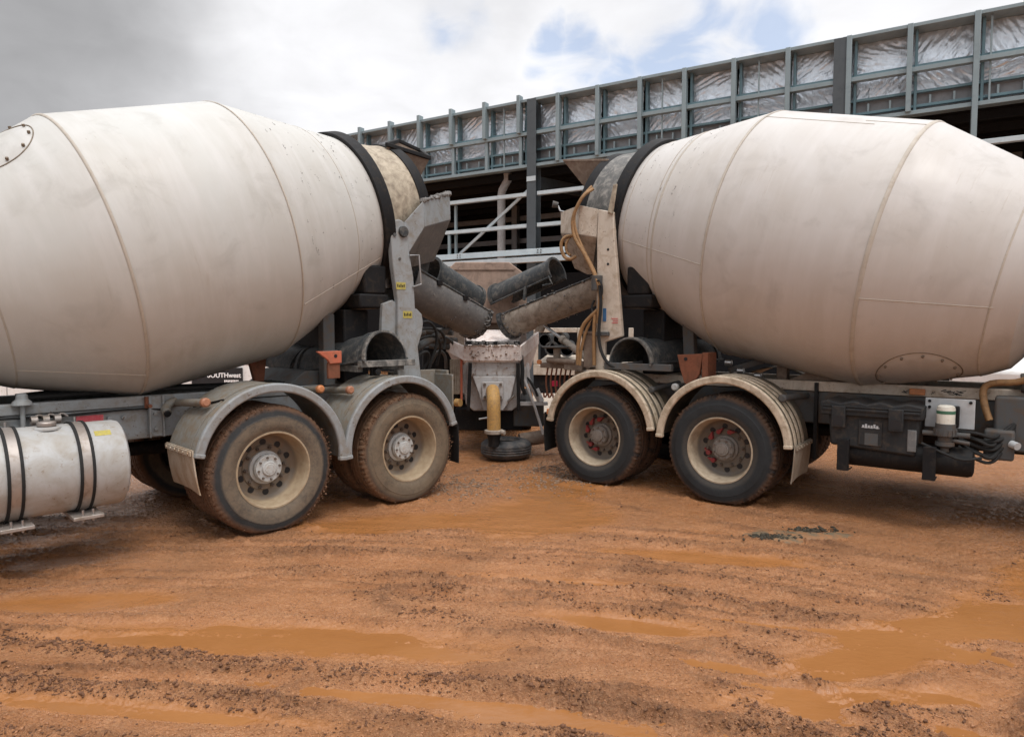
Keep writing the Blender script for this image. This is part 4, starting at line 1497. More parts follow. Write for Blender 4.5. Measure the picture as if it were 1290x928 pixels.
for u, w in ((1.522, 2.066), (1.60, 1.783)):
    mb = LB()
    mb.bounds(u - 0.055, u + 0.055, -0.360, -0.3565, w - 0.035, w + 0.035)
    st = mb.build('warning_sticker', 'sticker_yellow', post)
    mb = LB()
    for k in range(5):
        mb.bounds(u - 0.045 + k * 0.019, u - 0.034 + k * 0.019, -0.357, -0.3545, w - 0.014, w + 0.016 - 0.008 * (k % 2))
    mb.build('sticker_print', 'sign_black', st)
mb = LB()
mb.prism([(1.47, -1.87, 1.10), (1.775, -1.87, 1.10), (1.61, -1.87, 2.70), (1.41, -1.87, 2.70)], (0, -0.07, 0))
mb.build('rear_post', 'grey_paint', L, bevel=0.01)
mb = LB()
mb.prism([(1.315, -0.40, 1.60), (1.48, -0.40, 1.42), (1.49, -0.40, 1.90), (1.45, -0.40, 1.925), (1.335, -0.40, 1.885)], (0, -0.05, 0))
mb.prism([(1.73, -0.385, 1.42), (1.80, -0.385, 1.60), (1.815, -0.385, 1.70), (1.80, -0.385, 1.79), (1.74, -0.385, 1.84), (1.69, -0.385, 1.85)], (0, -0.04, 0))
mb.build('post_gusset', 'grey_paint', L, bevel=0.006)
mb = LB()
mb.bounds(1.10, 1.44, -1.86, -0.44, 1.84, 1.98)
mb.bounds(1.16, 1.42, -0.92, -0.46, 1.98, 2.26)
mb.bounds(1.16, 1.42, -1.84, -1.38, 1.98, 2.26)
mb.build('roller_cradle', 'black_steel_shaded', L, bevel=0.02)
mb = LB()
for v in (-0.82, -1.48):
    mb.cyl((1.12, v, 2.12), (1.50, v, 2.20), 0.11, 0.11, 24)
mb.build('drum_roller', 'black_steel_shaded', L)
mb = LB()
mb.bounds(1.02, 1.30, -1.80, -0.60, 1.12, 1.83)
mb.build('rear_bulkhead', 'black_steel_shaded', L, bevel=0.02)
mb = LB()
mb.bounds(0.80, 0.92, -0.70, -0.60, 1.10, 1.78)
mb.bounds(0.78, 0.94, -0.72, -0.58, 1.42, 1.44)
mb.build('rear_strut', 'rail_dark', L, bevel=0.008)
mb = LB()                                                         # end member behind the second mudguard
mb.bounds(1.56, 2.16, -0.66, -0.60, 1.02, 1.20)
mb.bounds(2.14, 2.17, -0.66, -0.40, 0.92, 1.20)
mb.bounds(2.13, 2.15, -0.60, -0.30, 0.70, 1.16)
mb.build('rear_member', 'fender_grey', L, bevel=0.006)
mb = LB()
mb.prism([(0.48, -0.74, 1.105), (1.45, -0.74, 1.105), (1.30, -0.74, 1.24), (0.68, -0.74, 1.24)], (0, -0.82, 0))
mb.build('deck_plate', 'rail_dark', L, bevel=0.008)

# mouth: charge funnel, discharge hopper
mb = LB()
T = [(1.68, -0.80, 3.555), (2.26, -0.82, 3.525), (2.66, -1.50, 3.80), (2.30, -1.46, 3.845)]
Bq = [(1.96, -0.98, 3.12), (2.12, -0.98, 3.13), (2.20, -1.34, 3.16), (2.02, -1.34, 3.15)]
mb2 = LB()
for i in range(4):
    j = (i + 1) % 4
    mb2.plate([T[i], T[j], Bq[j], Bq[i]], 0.012)
fn = mb2.build('charge_hopper', 'hopper_brown', L, bevel=0.003)
mb = LB()
for i in range(4):
    mb.bar(T[i], T[(i + 1) % 4], 0.035, 0.045)
mb.build('hopper_rim', 'black_steel_shaded', fn, bevel=0.008)
mb = LB()
mb.bar((2.02, -0.62, 2.95), (2.04, -0.93, 3.25), 0.03, 0.05)
mb.bar((2.02, -1.68, 2.95), (2.10, -1.38, 3.25), 0.03, 0.05)
mb.build('hopper_stay', 'rail_dark', fn)
# discharge hopper: a wing each side that folds towards the back, tapered pan below
HA = [(1.587, -0.38, 2.699), (1.818, -0.38, 2.933), (2.44, -0.70, 3.137), (2.44, -1.60, 3.137), (1.818, -1.92, 2.933), (1.587, -1.92, 2.699)]
HB = [(1.639, -0.38, 2.411), (1.834, -0.38, 2.681), (2.45, -0.70, 2.861), (2.45, -1.60, 2.861), (1.834, -1.92, 2.681), (1.639, -1.92, 2.411)]
HC = [(1.98, -0.84, 2.315), (2.02, -0.83, 2.318), (2.34, -0.86, 2.405), (2.34, -1.44, 2.405), (2.02, -1.47, 2.318), (1.98, -1.46, 2.315)]
mb = LB()
for i in range(5):
    mb.plate([HA[i], HA[i + 1], HB[i + 1], HB[i]], 0.012)
hop = mb.build('discharge_hopper', 'grey_paint', L, bevel=0.003)
mb = LB()
for i in range(5):
    mb.plate([HB[i], HB[i + 1], HC[i + 1], HC[i]], 0.012)
mb.build('hopper_pan', 'chute_grey', hop, bevel=0.003)
mb = LB()
r3 = random.Random(9)
for i in range(60):
    q = r3.random()
    k = r3.choice((1, 2))
    a, b = Vector(HA[k]), Vector(HA[k + 1])
    p = a.lerp(b, q) + Vector((0, -0.01, 0.01))
    mb.box(p, (r3.uniform(.03, .08), r3.uniform(.02, .05), r3.uniform(.02, .05)), Matrix.Rotation(r3.random() * 3, 3, 'Z') @ Matrix.Rotation(r3.random(), 3, 'X'))
mb.build('dried_concrete', 'concrete_wet', hop, bevel=0.008)
# chute that swings over the pump hopper
mb = LB()
mb.cyl((2.16, -1.15, 2.10), (2.16, -1.15, 2.40), 0.22, 0.28, 24)
mb.build('swivel_collar', 'chute_dark', L)
c0, c1 = (2.06, -1.10, 2.20), (3.28, -1.18, 1.765)
mb = LB()
mb.trough(c0, c1, 0.285, 0.255, -200, 20, 0.012, 30)
ch = mb.build('discharge_chute', 'chute_grey', L, angle=40)
mb = LB()
for sgn, a in ((1, 20), (-1, 160)):
    ax = (Vector(c1) - Vector(c0)).normalized()
    y = Vector((0, 0, 1)).cross(ax).normalized()
    z = ax.cross(y)
    f = lambda p, r, a_: Vector(p) + y * r * math.cos(math.radians(a_)) + z * r * math.sin(math.radians(a_))
    mb.tube([f(c0, 0.288, a), f(c1, 0.248, a)], 0.016, 10)
mb.trough(Vector(c1) - ax * 0.05, Vector(c1) + ax * 0.012, 0.262, 0.262, -205, 25, 0.02, 26, seg=1)
mb.build('chute_edge', 'chute_dark', ch, angle=40)
e0, e1 = (2.64, -1.34, 2.30), (3.40, -1.34, 2.00)
mb = LB()
mb.trough(e0, e1, 0.215, 0.185, -20, 200, 0.012, 26)
mb.trough(Vector(e0), Vector(e0).lerp(Vector(e1), 0.06), 0.235, 0.23, -22, 202, 0.02, 26, seg=1)
mb.trough(Vector(e0).lerp(Vector(e1), 0.94), Vector(e1), 0.205, 0.203, -22, 202, 0.02, 26, seg=1)
mb.build('folded_chute', 'chute_dark', ch, angle=40)
mb = LB()
for q in (0.25, 0.6):
    p = Vector(c0).lerp(Vector(c1), q)
    mb.box(f(p, 0.30 - 0.03 * q, 165), (0.07, 0.03, 0.06))
    mb.box(f(p, 0.30 - 0.03 * q, 15), (0.07, 0.03, 0.06))
mb.build('chute_latch', 'black_steel_shaded', ch, bevel=0.005)
mb = LB()
mb.tube([(1.62, -0.345, 2.37), (1.735, -0.345, 2.383), (1.75, -0.345, 2.24), (1.762, -0.345, 2.092), (1.66, -0.345, 2.06)], 0.010, 8)
mb.build('grab_handle', 'steel', L)
# swivel strut and hoses under the chute
mb = LB()
mb.cyl((2.0, -1.1, 1.30), (2.75, -1.15, 1.62), 0.045, 0.045, 16)
mb.cyl((2.75, -1.15, 1.62), (2.95, -1.16, 1.70), 0.024, 0.024, 12)
mb.build('chute_ram', 'rail_dark', L)
mb = LB()
mb.cyl((2.02, -1.0, 1.60), (2.30, -1.0, 1.60), 0.055, 0.055, 18)
mb.bounds(1.90, 2.10, -1.20, -0.8, 1.50, 1.72)
mb.build('swivel_motor', 'rail_dark', L, bevel=0.01)
for k, pts in enumerate((((1.92, -0.70, 1.66), (2.12, -0.66, 1.75), (2.30, -0.72, 1.55), (2.22, -0.80, 1.20)),
                         ((1.95, -0.78, 1.50), (2.20, -0.72, 1.58), (2.42, -0.82, 1.50), (2.45, -0.95, 1.22)),
                         ((1.95, -0.75, 1.30), (2.10, -0.68, 1.42), (2.18, -0.74, 1.30), (2.08, -0.80, 1.14)),
                         ((1.98, -0.85, 1.62), (2.40, -0.9, 1.66), (2.62, -1.0, 1.55), (2.6, -1.0, 1.40)))):
    mb = LB()
    mb.tube(pts, 0.016, 8, smooth=2)
    mb.build('hydraulic_hose', 'rubber', L)
# holder brackets for the spare chute
mb = LB()
mb.prism([(0.55, -0.28, 1.44), (0.80, -0.28, 1.44), (0.80, -0.28, 1.33), (0.68, -0.28, 1.325), (0.66, -0.28, 1.36)], (0, -0.035, 0))
mb.bounds(0.72, 0.80, -0.34, -0.30, 1.33, 1.44)
br = mb.build('chute_bracket', 'orange_paint', L, bevel=0.006)
mb = LB()
mb.cyl((0.735, -0.29, 1.395), (0.735, -0.276, 1.395), 0.016, 0.016, 14)
mb.build('pin_hole_shade', 'sign_black', br)  # black disc, shade of the hole put into its colour
mb = LB()
mb.bounds(0.67, 0.79, -0.33, -0.295, 1.19, 1.335)
mb.build('bracket_leg', 'rust', br, bevel=0.006)
mb = LB()
mb.bounds(0.93, 1.55, -0.23, -0.17, 1.285, 1.345)
mb.bounds(0.93, 0.99, -0.62, -0.232, 1.24, 1.30)
mb.bounds(1.40, 1.46, -0.62, -0.232, 1.24, 1.30)
mb.build('chute_rack', 'throat_grey', L, bevel=0.005)
mb = LB()
mb.bounds(1.08, 1.16, -0.26, -0.22, 1.20, 1.283)
mb.cyl((1.12, -0.21, 1.235), (1.12, -0.17, 1.235), 0.03, 0.03, 14)
mb.build('rack_pin', 'black_steel_shaded', L, bevel=0.004)
mb = LB()
mb.prism([(0.28, -1.05, 1.46), (0.46, -1.05, 1.46), (0.42, -1.05, 1.12), (0.34, -1.05, 1.10), (0.29, -1.05, 1.30)], (0, -0.05, 0))
mb.build('rust_bracket', 'rust', L, bevel=0.006)
# cables lying on the subframe under the drum
for k in range(4):
    mb = LB()
    vv = -0.86 - 0.09 * k
    mb.tube([(-1.5, vv, 1.13), (-0.9, vv - 0.02, 1.14 + 0.01 * k), (-0.4, vv + 0.04, 1.14), (0.0, vv - 0.05, 1.12), (0.5, vv, 1.13), (0.9, vv, 1.12)], 0.018, 8, smooth=2)
    mb.build('cable', 'rubber', L)


def spare_chute(label, truck, sd_, p_near, p_far, r, mat, extra=None):
    """Spare half-pipe chute lying upside down across the rear of a truck."""
    o = thing('chute_extension', label, 'chute', (0, 0, 0), 0, 'spare chutes carried above the rear wheels')
    o.location = truck.location
    o.rotation_euler = truck.rotation_euler
    mb = MB(sd_)
    mb.trough(p_near, p_far, r, r * 0.92, -3, 183, 0.010, 30)
    t_ = mb.build('trough', mat, o, angle=40)
    a, b = Vector(p_near), Vector(p_far)
    for q, k in ((0.0, 1.0), (0.10, 0.9), (0.93, 0.93)):
        mb = MB(sd_)
        mb.trough(a.lerp(b, q), a.lerp(b, q + 0.035), (r * (1 - 0.08 * q)) + 0.014, (r * (1 - 0.08 * q)) + 0.014, -6, 186, 0.015, 30, seg=1)
        mb.build('rim_band', 'throat_grey' if q == 0 else mat, t_, angle=40)
    ax = (b - a).normalized()
    y = Vector((0, 0, 1)).cross(ax).normalized()
    mb = MB(sd_)
    zc = ax.cross(y)
    pc = a.lerp(b, 0.96)
    poly = [pc + y * (r * 0.915 * math.cos(math.radians(t))) + zc * (r * 0.915 * math.sin(math.radians(t))) for t in range(0, 181, 10)]
    mb.prism(poly, ax * 0.012)
    mb.build('end_plate', 'black_steel_shaded', t_)  # added plate closes the far end so the inside stays dark
    mb = MB(sd_)
    for s_ in (-1, 1):
        mb.bar(a + y * s_ * (r + 0.012), b + y * s_ * (r * 0.92 + 0.012), 0.03, 0.02)
    mb.build('edge_flange', mat, t_, bevel=0.004)
    return o


spL = spare_chute('black half round chute lying upside down above the grey truck mudguards', L, SL, (1.235, -0.20, 1.352), (1.05, -1.26, 1.20), 0.268, 'chute_dark')
mb = MB(SL)
mb.trough((1.04, -1.30, 1.195), (0.92, -2.20, 1.32), 0.25, 0.245, -2, 182, 0.012, 26)
tr2 = mb.build('hinged_trough', 'chute_dark', spL, angle=40)
mb = MB(SL)
for q in (0.0, 0.5, 0.95):
    p = Vector((1.04, -1.30, 1.195)).lerp(Vector((0.92, -2.20, 1.32)), q)
    p2 = Vector((1.04, -1.30, 1.195)).lerp(Vector((0.92, -2.20, 1.32)), q + 0.04)
    mb.trough(p, p2, 0.264, 0.264, -4, 184, 0.014, 26, seg=1)
mb.build('stiffener', 'chute_dark', tr2, angle=40)

# ================================================================== CREAM TRUCK (right)
Rt, SR = mixer_truck('cream')


def RB():
    return MB(SR)


rails(Rt, SR, 'cream_paint', 'rail_dark', -4.9, 2.05, 1.142, 1.042, 0.74)
kitR = make_wheel_kit('tyre_dark', 'rim_cream', 'hub_dark', 0.098, 0.062, -0.075, [0.35, 0.95, 1.6, -0.6, -1.1], 0.009)
put_wheel(kitR, Rt, (0, 0, 0.505), 0, -0.25, True)
put_wheel(kitR, Rt, (1.35, 0, 0.505), 0, 0.15)
put_wheel(kitR, Rt, (0, -2.30, 0.505), PI, 0.4, near=False)
put_wheel(kitR, Rt, (1.35, -2.30, 0.505), PI, 0.8, near=False)
put_wheel(kitR, Rt, (-4.2, 0, 0.505), 0, 0.5, near=False)
put_wheel(kitR, Rt, (-4.2, -2.30, 0.505), PI, 0.7, near=False)
for u in (0, 1.35, -4.2):
    axle(Rt, SR, u)
fender(Rt, SR, -0.02, 0.565, 'fender_cream', 'fender_cream', 3, 176, 3, 'fender_dark')
fender(Rt, SR, 1.285, 0.565, 'fender_cream', 'fender_cream', 8, 172, 3, 'fender_dark')
fender_bar(Rt, SR, (-0.53, -0.12, 1.02), (-0.58, -0.72, 1.00), 0.030, 'rail_dark', 'rail_dark')
fender_bar(Rt, SR, (0.78, -0.20, 1.02), (0.72, -0.75, 1.06), 0.028, 'rail_dark', 'rail_dark')
fender_bar(Rt, SR, (0.53, -0.20, 1.06), (0.55, -0.75, 1.06), 0.030, 'rail_dark', 'hub_light')
mudflap(Rt, SR, -0.68, 0.62, 0.30, 'flap_cream', 0.03)
mudflap(Rt, SR, 1.97, 0.72, 0.30, 'rubber', 0.0)
mb = RB()
mb.bounds(1.915, 1.945, -0.06, 0.02, 0.70, 0.76)
mb.build('mudguard_reflector', 'amber', Rt, bevel=0.006)

drum(Rt, SR, (0, -1.05, 2.58), 0.234, -0.0873, [(-2.242, 0.839), (-1.39, 1.193), (-0.035, 1.244), (1.172, 0.880)], (1.160, 1.30, 0.925),
     [(1.285, 0.815), (1.42, 0.80), (1.46, 0.775), (1.62, 0.755), (1.85, 0.71)], 'drum_cream', 'weld_warm', 'throat_grey',
     [(-1.39, 0.034, 0.004), (-0.035, 0.028, 0.004), (-2.22, 0.016, 0.003), (0.64, 0.03, 0.003), (0.70, 0.012, 0.004), (1.08, 0.012, 0.003)],
     [(-2.24, -1.40, -0.33), (-0.02, 1.1, -0.29), (-1.38, -0.9, 1.12), (-1.0, -0.05, 1.05)], (-1.83, -1.16, 0.29, 0.35))

# rear frame
mb = RB()
mb.prism([(1.35, -0.20, 1.10), (1.46, -0.20, 1.10), (1.455, -0.20, 1.33), (1.446, -0.20, 2.30), (1.449, -0.20, 2.62), (1.435, -0.20, 2.916), (1.25, -0.20, 2.869),
          (1.241, -0.20, 2.62), (1.206, -0.20, 2.285), (1.135, -0.20, 1.56), (1.345, -0.20, 1.50)], (0, -0.06, 0))
postR = mb.build('rear_post', 'cream_paint', Rt, bevel=0.010)
mb = RB()
for w in (2.48, 2.327):
    mb.cyl((1.31, -0.21, w), (1.31, -0.197, w), 0.014, 0.014, 14)
mb.build('bolt_hole_shade', 'sign_black', postR)  # black discs on the face paint the shade of drilled holes
mb = RB()
mb.bounds(1.325, 1.365, -0.20, -0.1965, 1.72, 1.86)
mb.build('blue_mark', 'sticker_blue', postR)
mb = RB()
for k, wd in enumerate((0.13, 0.10, 0.12)):
    mb.bounds(1.185, 1.185 + wd * 0.6, -0.20, -0.1965, 1.745 - k * 0.022, 1.753 - k * 0.022)
mb.build('small_print', 'sticker_red', postR)
mb = RB()
mb.bounds(1.28, 1.43, -0.20, -0.15, 1.565, 1.61)
mb.build('post_lug', 'rail_dark', postR, bevel=0.006)
mb = RB()
mb.prism([(1.14, -1.83, 1.10), (1.46, -1.83, 1.10), (1.44, -1.83, 2.91), (1.25, -1.83, 2.87)], (0, -0.07, 0))
mb.build('rear_post', 'cream_paint', Rt, bevel=0.01)
mb = RB()
mb.bounds(0.86, 1.20, -1.80, -0.32, 1.86, 2.00)
mb.bounds(0.90, 1.16, -0.82, -0.34, 2.0, 2.30)
mb.bounds(0.90, 1.16, -1.76, -1.28, 2.0, 2.30)
mb.build('roller_cradle', 'black_steel_shaded', Rt, bevel=0.02)
mb = RB()
for v in (-0.72, -1.40):
    mb.cyl((0.86, v, 2.14), (1.24, v, 2.22), 0.11, 0.11, 24)
mb.build('drum_roller', 'black_steel_shaded', Rt)
mb = RB()
mb.bounds(0.84, 1.10, -1.75, -0.60, 1.15, 1.85)
mb.build('rear_bulkhead', 'black_steel_shaded', Rt, bevel=0.02)
mb = RB()
mb.prism([(0.50, -0.62, 1.14), (0.62, -0.62, 1.14), (0.66, -0.62, 1.90), (0.54, -0.62, 1.90)], (0, -0.10, 0))
mb.build('rear_strut', 'rail_dark', Rt, bevel=0.008)
mb = RB()
mb.prism([(1.25, -0.18, 2.84), (1.31, -0.18, 2.87), (1.245, -0.18, 3.15), (1.20, -0.18, 3.15)], (0, -0.02, 0))
mb.build('track_guard', 'throat_tan', Rt, bevel=0.006)
# hoppers
T = [(1.64, -0.75, 3.57), (2.235, -0.75, 3.655), (2.24, -1.38, 3.67), (1.64, -1.38, 3.60)]
Bq = [(1.80, -0.86, 3.25), (1.97, -0.86, 3.29), (1.98, -1.22, 3.29), (1.80, -1.22, 3.26)]
mb = RB()
for i in range(4):
    j = (i + 1) % 4
    mb.plate([T[i], T[j], Bq[j], Bq[i]], 0.012)
fn = mb.build('charge_hopper', 'hopper_brown', Rt, bevel=0.003)
mb = RB()
for i in range(4):
    mb.bar(T[i], T[(i + 1) % 4], 0.02, 0.025)
mb.build('hopper_rim', 'hopper_brown', fn, bevel=0.004)
HA = [(1.447, -0.225, 2.92), (1.68, -0.225, 2.988), (2.05, -0.42, 2.975), (2.05, -1.68, 2.975), (1.68, -1.875, 2.988), (1.447, -1.875, 2.92)]
HB = [(1.461, -0.225, 2.626), (1.69, -0.225, 2.675), (2.05, -0.42, 2.74), (2.05, -1.68, 2.74), (1.69, -1.875, 2.675), (1.461, -1.875, 2.626)]
HC = [(1.74, -0.60, 2.27), (1.80, -0.60, 2.27), (1.985, -0.62, 2.35), (1.985, -1.48, 2.35), (1.80, -1.50, 2.27), (1.74, -1.50, 2.27)]
mb = RB()
for i in range(5):
    mb.plate([HA[i], HA[i + 1], HB[i + 1], HB[i]], 0.012)
hop = mb.build('discharge_hopper', 'cream_paint', Rt, bevel=0.003)
mb = RB()
for i in range(5):
    mb.plate([HB[i], HB[i + 1], HC[i + 1], HC[i]], 0.012)
mb.build('hopper_pan', 'chute_tan', hop, bevel=0.003)
# work lamp on a wire stalk at the hopper corner
mb = RB()
mb.cyl((2.08, -0.40, 3.06), (2.13, -0.36, 3.07), 0.03, 0.04, 16)
wl = mb.build('work_lamp', 'rail_dark', Rt)
mb = RB()
mb.tube([(1.98, -0.40, 2.97), (2.05, -0.40, 2.99), (2.08, -0.40, 3.05)], 0.010, 8)
mb.build('lamp_stalk', 'steel', wl)
# swinging chute, with the folded piece on top
c0, c1 = (1.86, -1.05, 2.18), (3.30, -1.05, 1.74)
mb = RB()
mb.trough(c0, c1, 0.215, 0.225, -200, 20, 0.012, 30)
ch = mb.build('discharge_chute', 'chute_tan', Rt, angle=40)
mb = RB()
ax = (Vector(c1) - Vector(c0)).normalized()
y = Vector((0, 0, 1)).cross(ax).normalized()
z = ax.cross(y)
for a in (20, 160):
    mb.tube([f2 for f2 in (Vector(c0) + y * 0.218 * math.cos(math.radians(a)) + z * 0.218 * math.sin(math.radians(a)),
                           Vector(c1) + y * 0.228 * math.cos(math.radians(a)) + z * 0.228 * math.sin(math.radians(a)))], 0.013, 8)
mb.build('chute_edge', 'chute_dark', ch)
mb = RB()
mb.trough(Vector(c1) - ax * 0.06, Vector(c1) + ax * 0.012, 0.245, 0.245, -205, 25, 0.02, 26, seg=1)
mb.build('chute_lip', 'chute_dark', ch, angle=40)
e0, e1 = (2.66, -1.26, 2.39), (3.66, -1.26, 2.06)
mb = RB()
mb.trough(e0, e1, 0.185, 0.195, -25, 205, 0.012, 26)
mb.trough(Vector(e0), Vector(e0).lerp(Vector(e1), 0.035), 0.205, 0.205, -28, 208, 0.025, 26, seg=1)
mb.trough(Vector(e0).lerp(Vector(e1), 0.95), Vector(e1), 0.215, 0.215, -28, 208, 0.025, 26, seg=1)
fc = mb.build('folded_chute', 'chute_dark', ch, angle=40)
mb = RB()
mb.tube([(2.64, -1.07, 2.31), (3.62, -1.07, 1.985)], 0.014, 8)
mb.tube([(2.64, -1.45, 2.31), (3.62, -1.45, 1.985)], 0.014, 8)
mb.tube([(2.66, -1.06, 2.32), (2.60, -1.05, 2.22), (2.74, -1.04, 2.20)], 0.014, 8)
mb.bar((3.02, -1.05, 2.20), (3.02, -1.02, 2.02), 0.03, 0.03)
mb.build('chute_edge', 'chute_dark', fc)
# chute ram
mb = RB()
mb.cyl((2.72, -1.02, 1.70), (2.32, -0.90, 1.50), 0.020, 0.020, 12)
mb.build('ram_rod', 'steel', Rt)
mb = RB()
mb.cyl((2.34, -0.905, 1.51), (1.92, -0.78, 1.30), 0.042, 0.042, 18)
mb.cyl((2.36, -0.911, 1.52), (2.30, -0.893, 1.49), 0.050, 0.050, 18)
mb.build('ram_barrel', 'chute_tan', Rt)
mb = RB()
mb.plate([(2.62, -1.02, 1.78), (2.78, -1.02, 1.74), (2.84, -1.02, 1.60), (2.72, -1.02, 1.60)], 0.05)
mb.build('ram_lug', 'chute_tan', Rt, bevel=0.006)
# round step plate on a stub behind the mudguard, rusty hooks below
mb = RB()
mb.lathe([(0.0, 0.02), (0.004, 0.13), (0.020, 0.172), (0.028, 0.168), (0.018, 0.12), (0.016, 0.001)], 32, 'z', (2.24, -0.60, 1.405))
sp_ = mb.build('step_plate', 'rail_dark', Rt)
mb = RB()
mb.cyl((2.22, -0.60, 1.22), (2.22, -0.60, 1.41), 0.045, 0.045, 16)
mb.build('step_stub', 'chute_tan', sp_)
mb = RB()
mb.bounds(1.74, 2.44, -0.72, -0.56, 1.17, 1.23)
mb.bounds(1.80, 2.06, -0.60, -0.50, 1.16, 1.27)
mb.cyl((1.9, -0.52, 1.25), (2.30, -0.52, 1.27), 0.035, 0.035, 14)
mb.build('rear_member', 'hopper_brown', Rt, bevel=0.008)
mb = RB()
mb.cyl((2.44, -0.56, 1.24), (2.44, -0.53, 1.24), 0.028, 0.028, 16)
mb.build('rear_lamp', 'amber', Rt)
mb = RB()
for i in range(6):
    u = 2.02 + i * 0.066
    mb.tube([(u, -0.60, 1.18), (u + 0.02, -0.58, 1.0), (u - 0.01, -0.58, 0.86), (u + 0.03, -0.57, 0.80), (u + 0.05, -0.58, 0.86)], 0.011, 6, smooth=1)
mb.build('hanging_hook', 'rust', Rt)
mb = RB()
mb.bounds(1.46, 1.62, -0.26, -0.22, 1.22, 1.58)
mb.bounds(1.45, 1.64, -0.27, -0.21, 1.583, 1.615)
mb.build('hose_board', 'hopper_brown', Rt, bevel=0.006)
# hoses
HOSES = [
    ([(1.56, -0.30, 3.16), (1.604, -0.17, 3.08), (1.687, -0.15, 2.936), (1.737, -0.15, 2.80), (1.702, -0.15, 2.624), (1.566, -0.15, 2.443), (1.433, -0.14, 2.21), (1.36, -0.14, 2.04), (1.381, -0.14, 1.84), (1.40, -0.15, 1.70)], 0.019, 'hose_tan'),
    ([(1.60, -0.34, 3.20), (1.66, -0.20, 3.05), (1.72, -0.16, 2.88), (1.70, -0.17, 2.70), (1.60, -0.17, 2.50), (1.46, -0.16, 2.28), (1.39, -0.16, 2.12), (1.36, -0.17, 1.95)], 0.015, 'hose_tan'),
    ([(1.80, -0.30, 2.68), (1.87, -0.20, 2.66), (1.91, -0.19, 2.56), (1.86, -0.19, 2.43), (1.77, -0.19, 2.40), (1.74, -0.24, 2.44)], 0.019, 'hose_tan'),
    ([(1.82, -0.32, 2.70), (1.85, -0.22, 2.62), (1.85, -0.21, 2.50), (1.79, -0.21, 2.45)], 0.015, 'hose_tan'),
    ([(1.37, -0.13, 2.10), (1.345, -0.13, 1.90), (1.38, -0.13, 1.62), (1.36, -0.13, 1.42), (1.26, -0.13, 1.26), (1.12, -0.16, 1.22)], 0.018, 'rubber'),
    ([(1.41, -0.16, 1.84), (1.52, -0.15, 1.75), (1.60, -0.15, 1.66), (1.65, -0.15, 1.45), (1.66, -0.17, 1.25)], 0.021, 'hose_tan'),
    ([(1.40, -0.18, 1.80), (1.50, -0.17, 1.72), (1.56, -0.17, 1.62), (1.62, -0.17, 1.42), (1.64, -0.18, 1.24)], 0.016, 'hose_tan'),
    ([(1.44, -0.16, 1.80), (1.455, -0.16, 1.60), (1.445, -0.16, 1.25)], 0.021, 'hose_tan'),
    ([(1.43, -0.14, 2.14), (1.35, -0.12, 2.16), (1.325, -0.12, 2.04), (1.36, -0.13, 1.96)], 0.011, 'rubber'),
    ([(1.46, -0.18, 1.95), (1.50, -0.17, 1.86), (1.44, -0.16, 1.78), (1.50, -0.17, 1.70)], 0.012, 'rubber'),
]
for pts, r, m_ in HOSES:
    mb = RB()
    mb.tube(pts, r, 10, smooth=2)
    mb.build('hydraulic_hose', m_, Rt)
mb = RB()
mb.lathe([(-0.08, 0.001), (-0.08, 0.06), (0.08, 0.06), (0.08, 0.001)], 20, 'z', (1.43, -0.18, 2.13))
mb.build('swivel_valve', 'rail_dark', Rt, bevel=0.006)

# spare chute, rack and rusty holder
mb = RB()
mb.bounds(0.55, 1.31, -0.19, -0.13, 1.215, 1.285)
mb.bounds(0.80, 0.86, -1.5, -0.192, 1.21, 1.27)
mb.bounds(1.20, 1.26, -1.5, -0.192, 1.21, 1.27)
mb.build('chute_rack', 'rail_dark', Rt, bevel=0.005)
mb = RB()
mb.prism([(0.24, -0.16, 1.40), (0.50, -0.16, 1.385), (0.47, -0.16, 1.25), (0.42, -0.16, 1.10), (0.34, -0.16, 1.085), (0.27, -0.16, 1.20)], (0, -0.05, 0))
mb.bounds(0.19, 0.25, -0.40, -0.17, 1.12, 1.41)
br = mb.build('chute_bracket', 'rust', Rt, bevel=0.006)
mb = RB()
mb.cyl((0.41, -0.17, 1.345), (0.41, -0.156, 1.345), 0.018, 0.018, 14)
mb.build('pin_hole_shade', 'sign_black', br)  # solid disc coloured black for the shade in the pin opening
spare_chute('black half round chute lying upside down above the cream ribbed mudguards', Rt, SR, (1.02, -0.15, 1.292), (0.80, -1.62, 1.29), 0.25, 'chute_dark')
mb = RB()
for (u, v, w) in ((0.12, -0.55, 1.30), (0.02, -0.62, 1.22), (0.0, -0.75, 1.16), (-0.12, -0.72, 1.17)):
    mb.lathe([(-0.03, 0.001), (-0.03, 0.03), (0.03, 0.034), (0.035, 0.001)], 16, 'x', (u, v, w))
mb.build('hose_coupling', 'steel', Rt)
mb = RB()
mb.bar((0.14, -0.62, 1.22), (-0.30, -0.90, 1.38), 0.05, 0.06)
mb.build('bracket_arm', 'rail_dark', Rt, bevel=0.006)
mb = RB()
mb.bounds(-0.36, -0.26, -0.95, -0.85, 1.12, 1.42)
mb.prism([(-0.40, -0.80, 1.142), (-1.15, -0.80, 1.142), (-0.72, -0.80, 1.30)], (0, -0.6, 0))
mb.build('drum_saddle', 'hopper_brown', Rt, bevel=0.006)

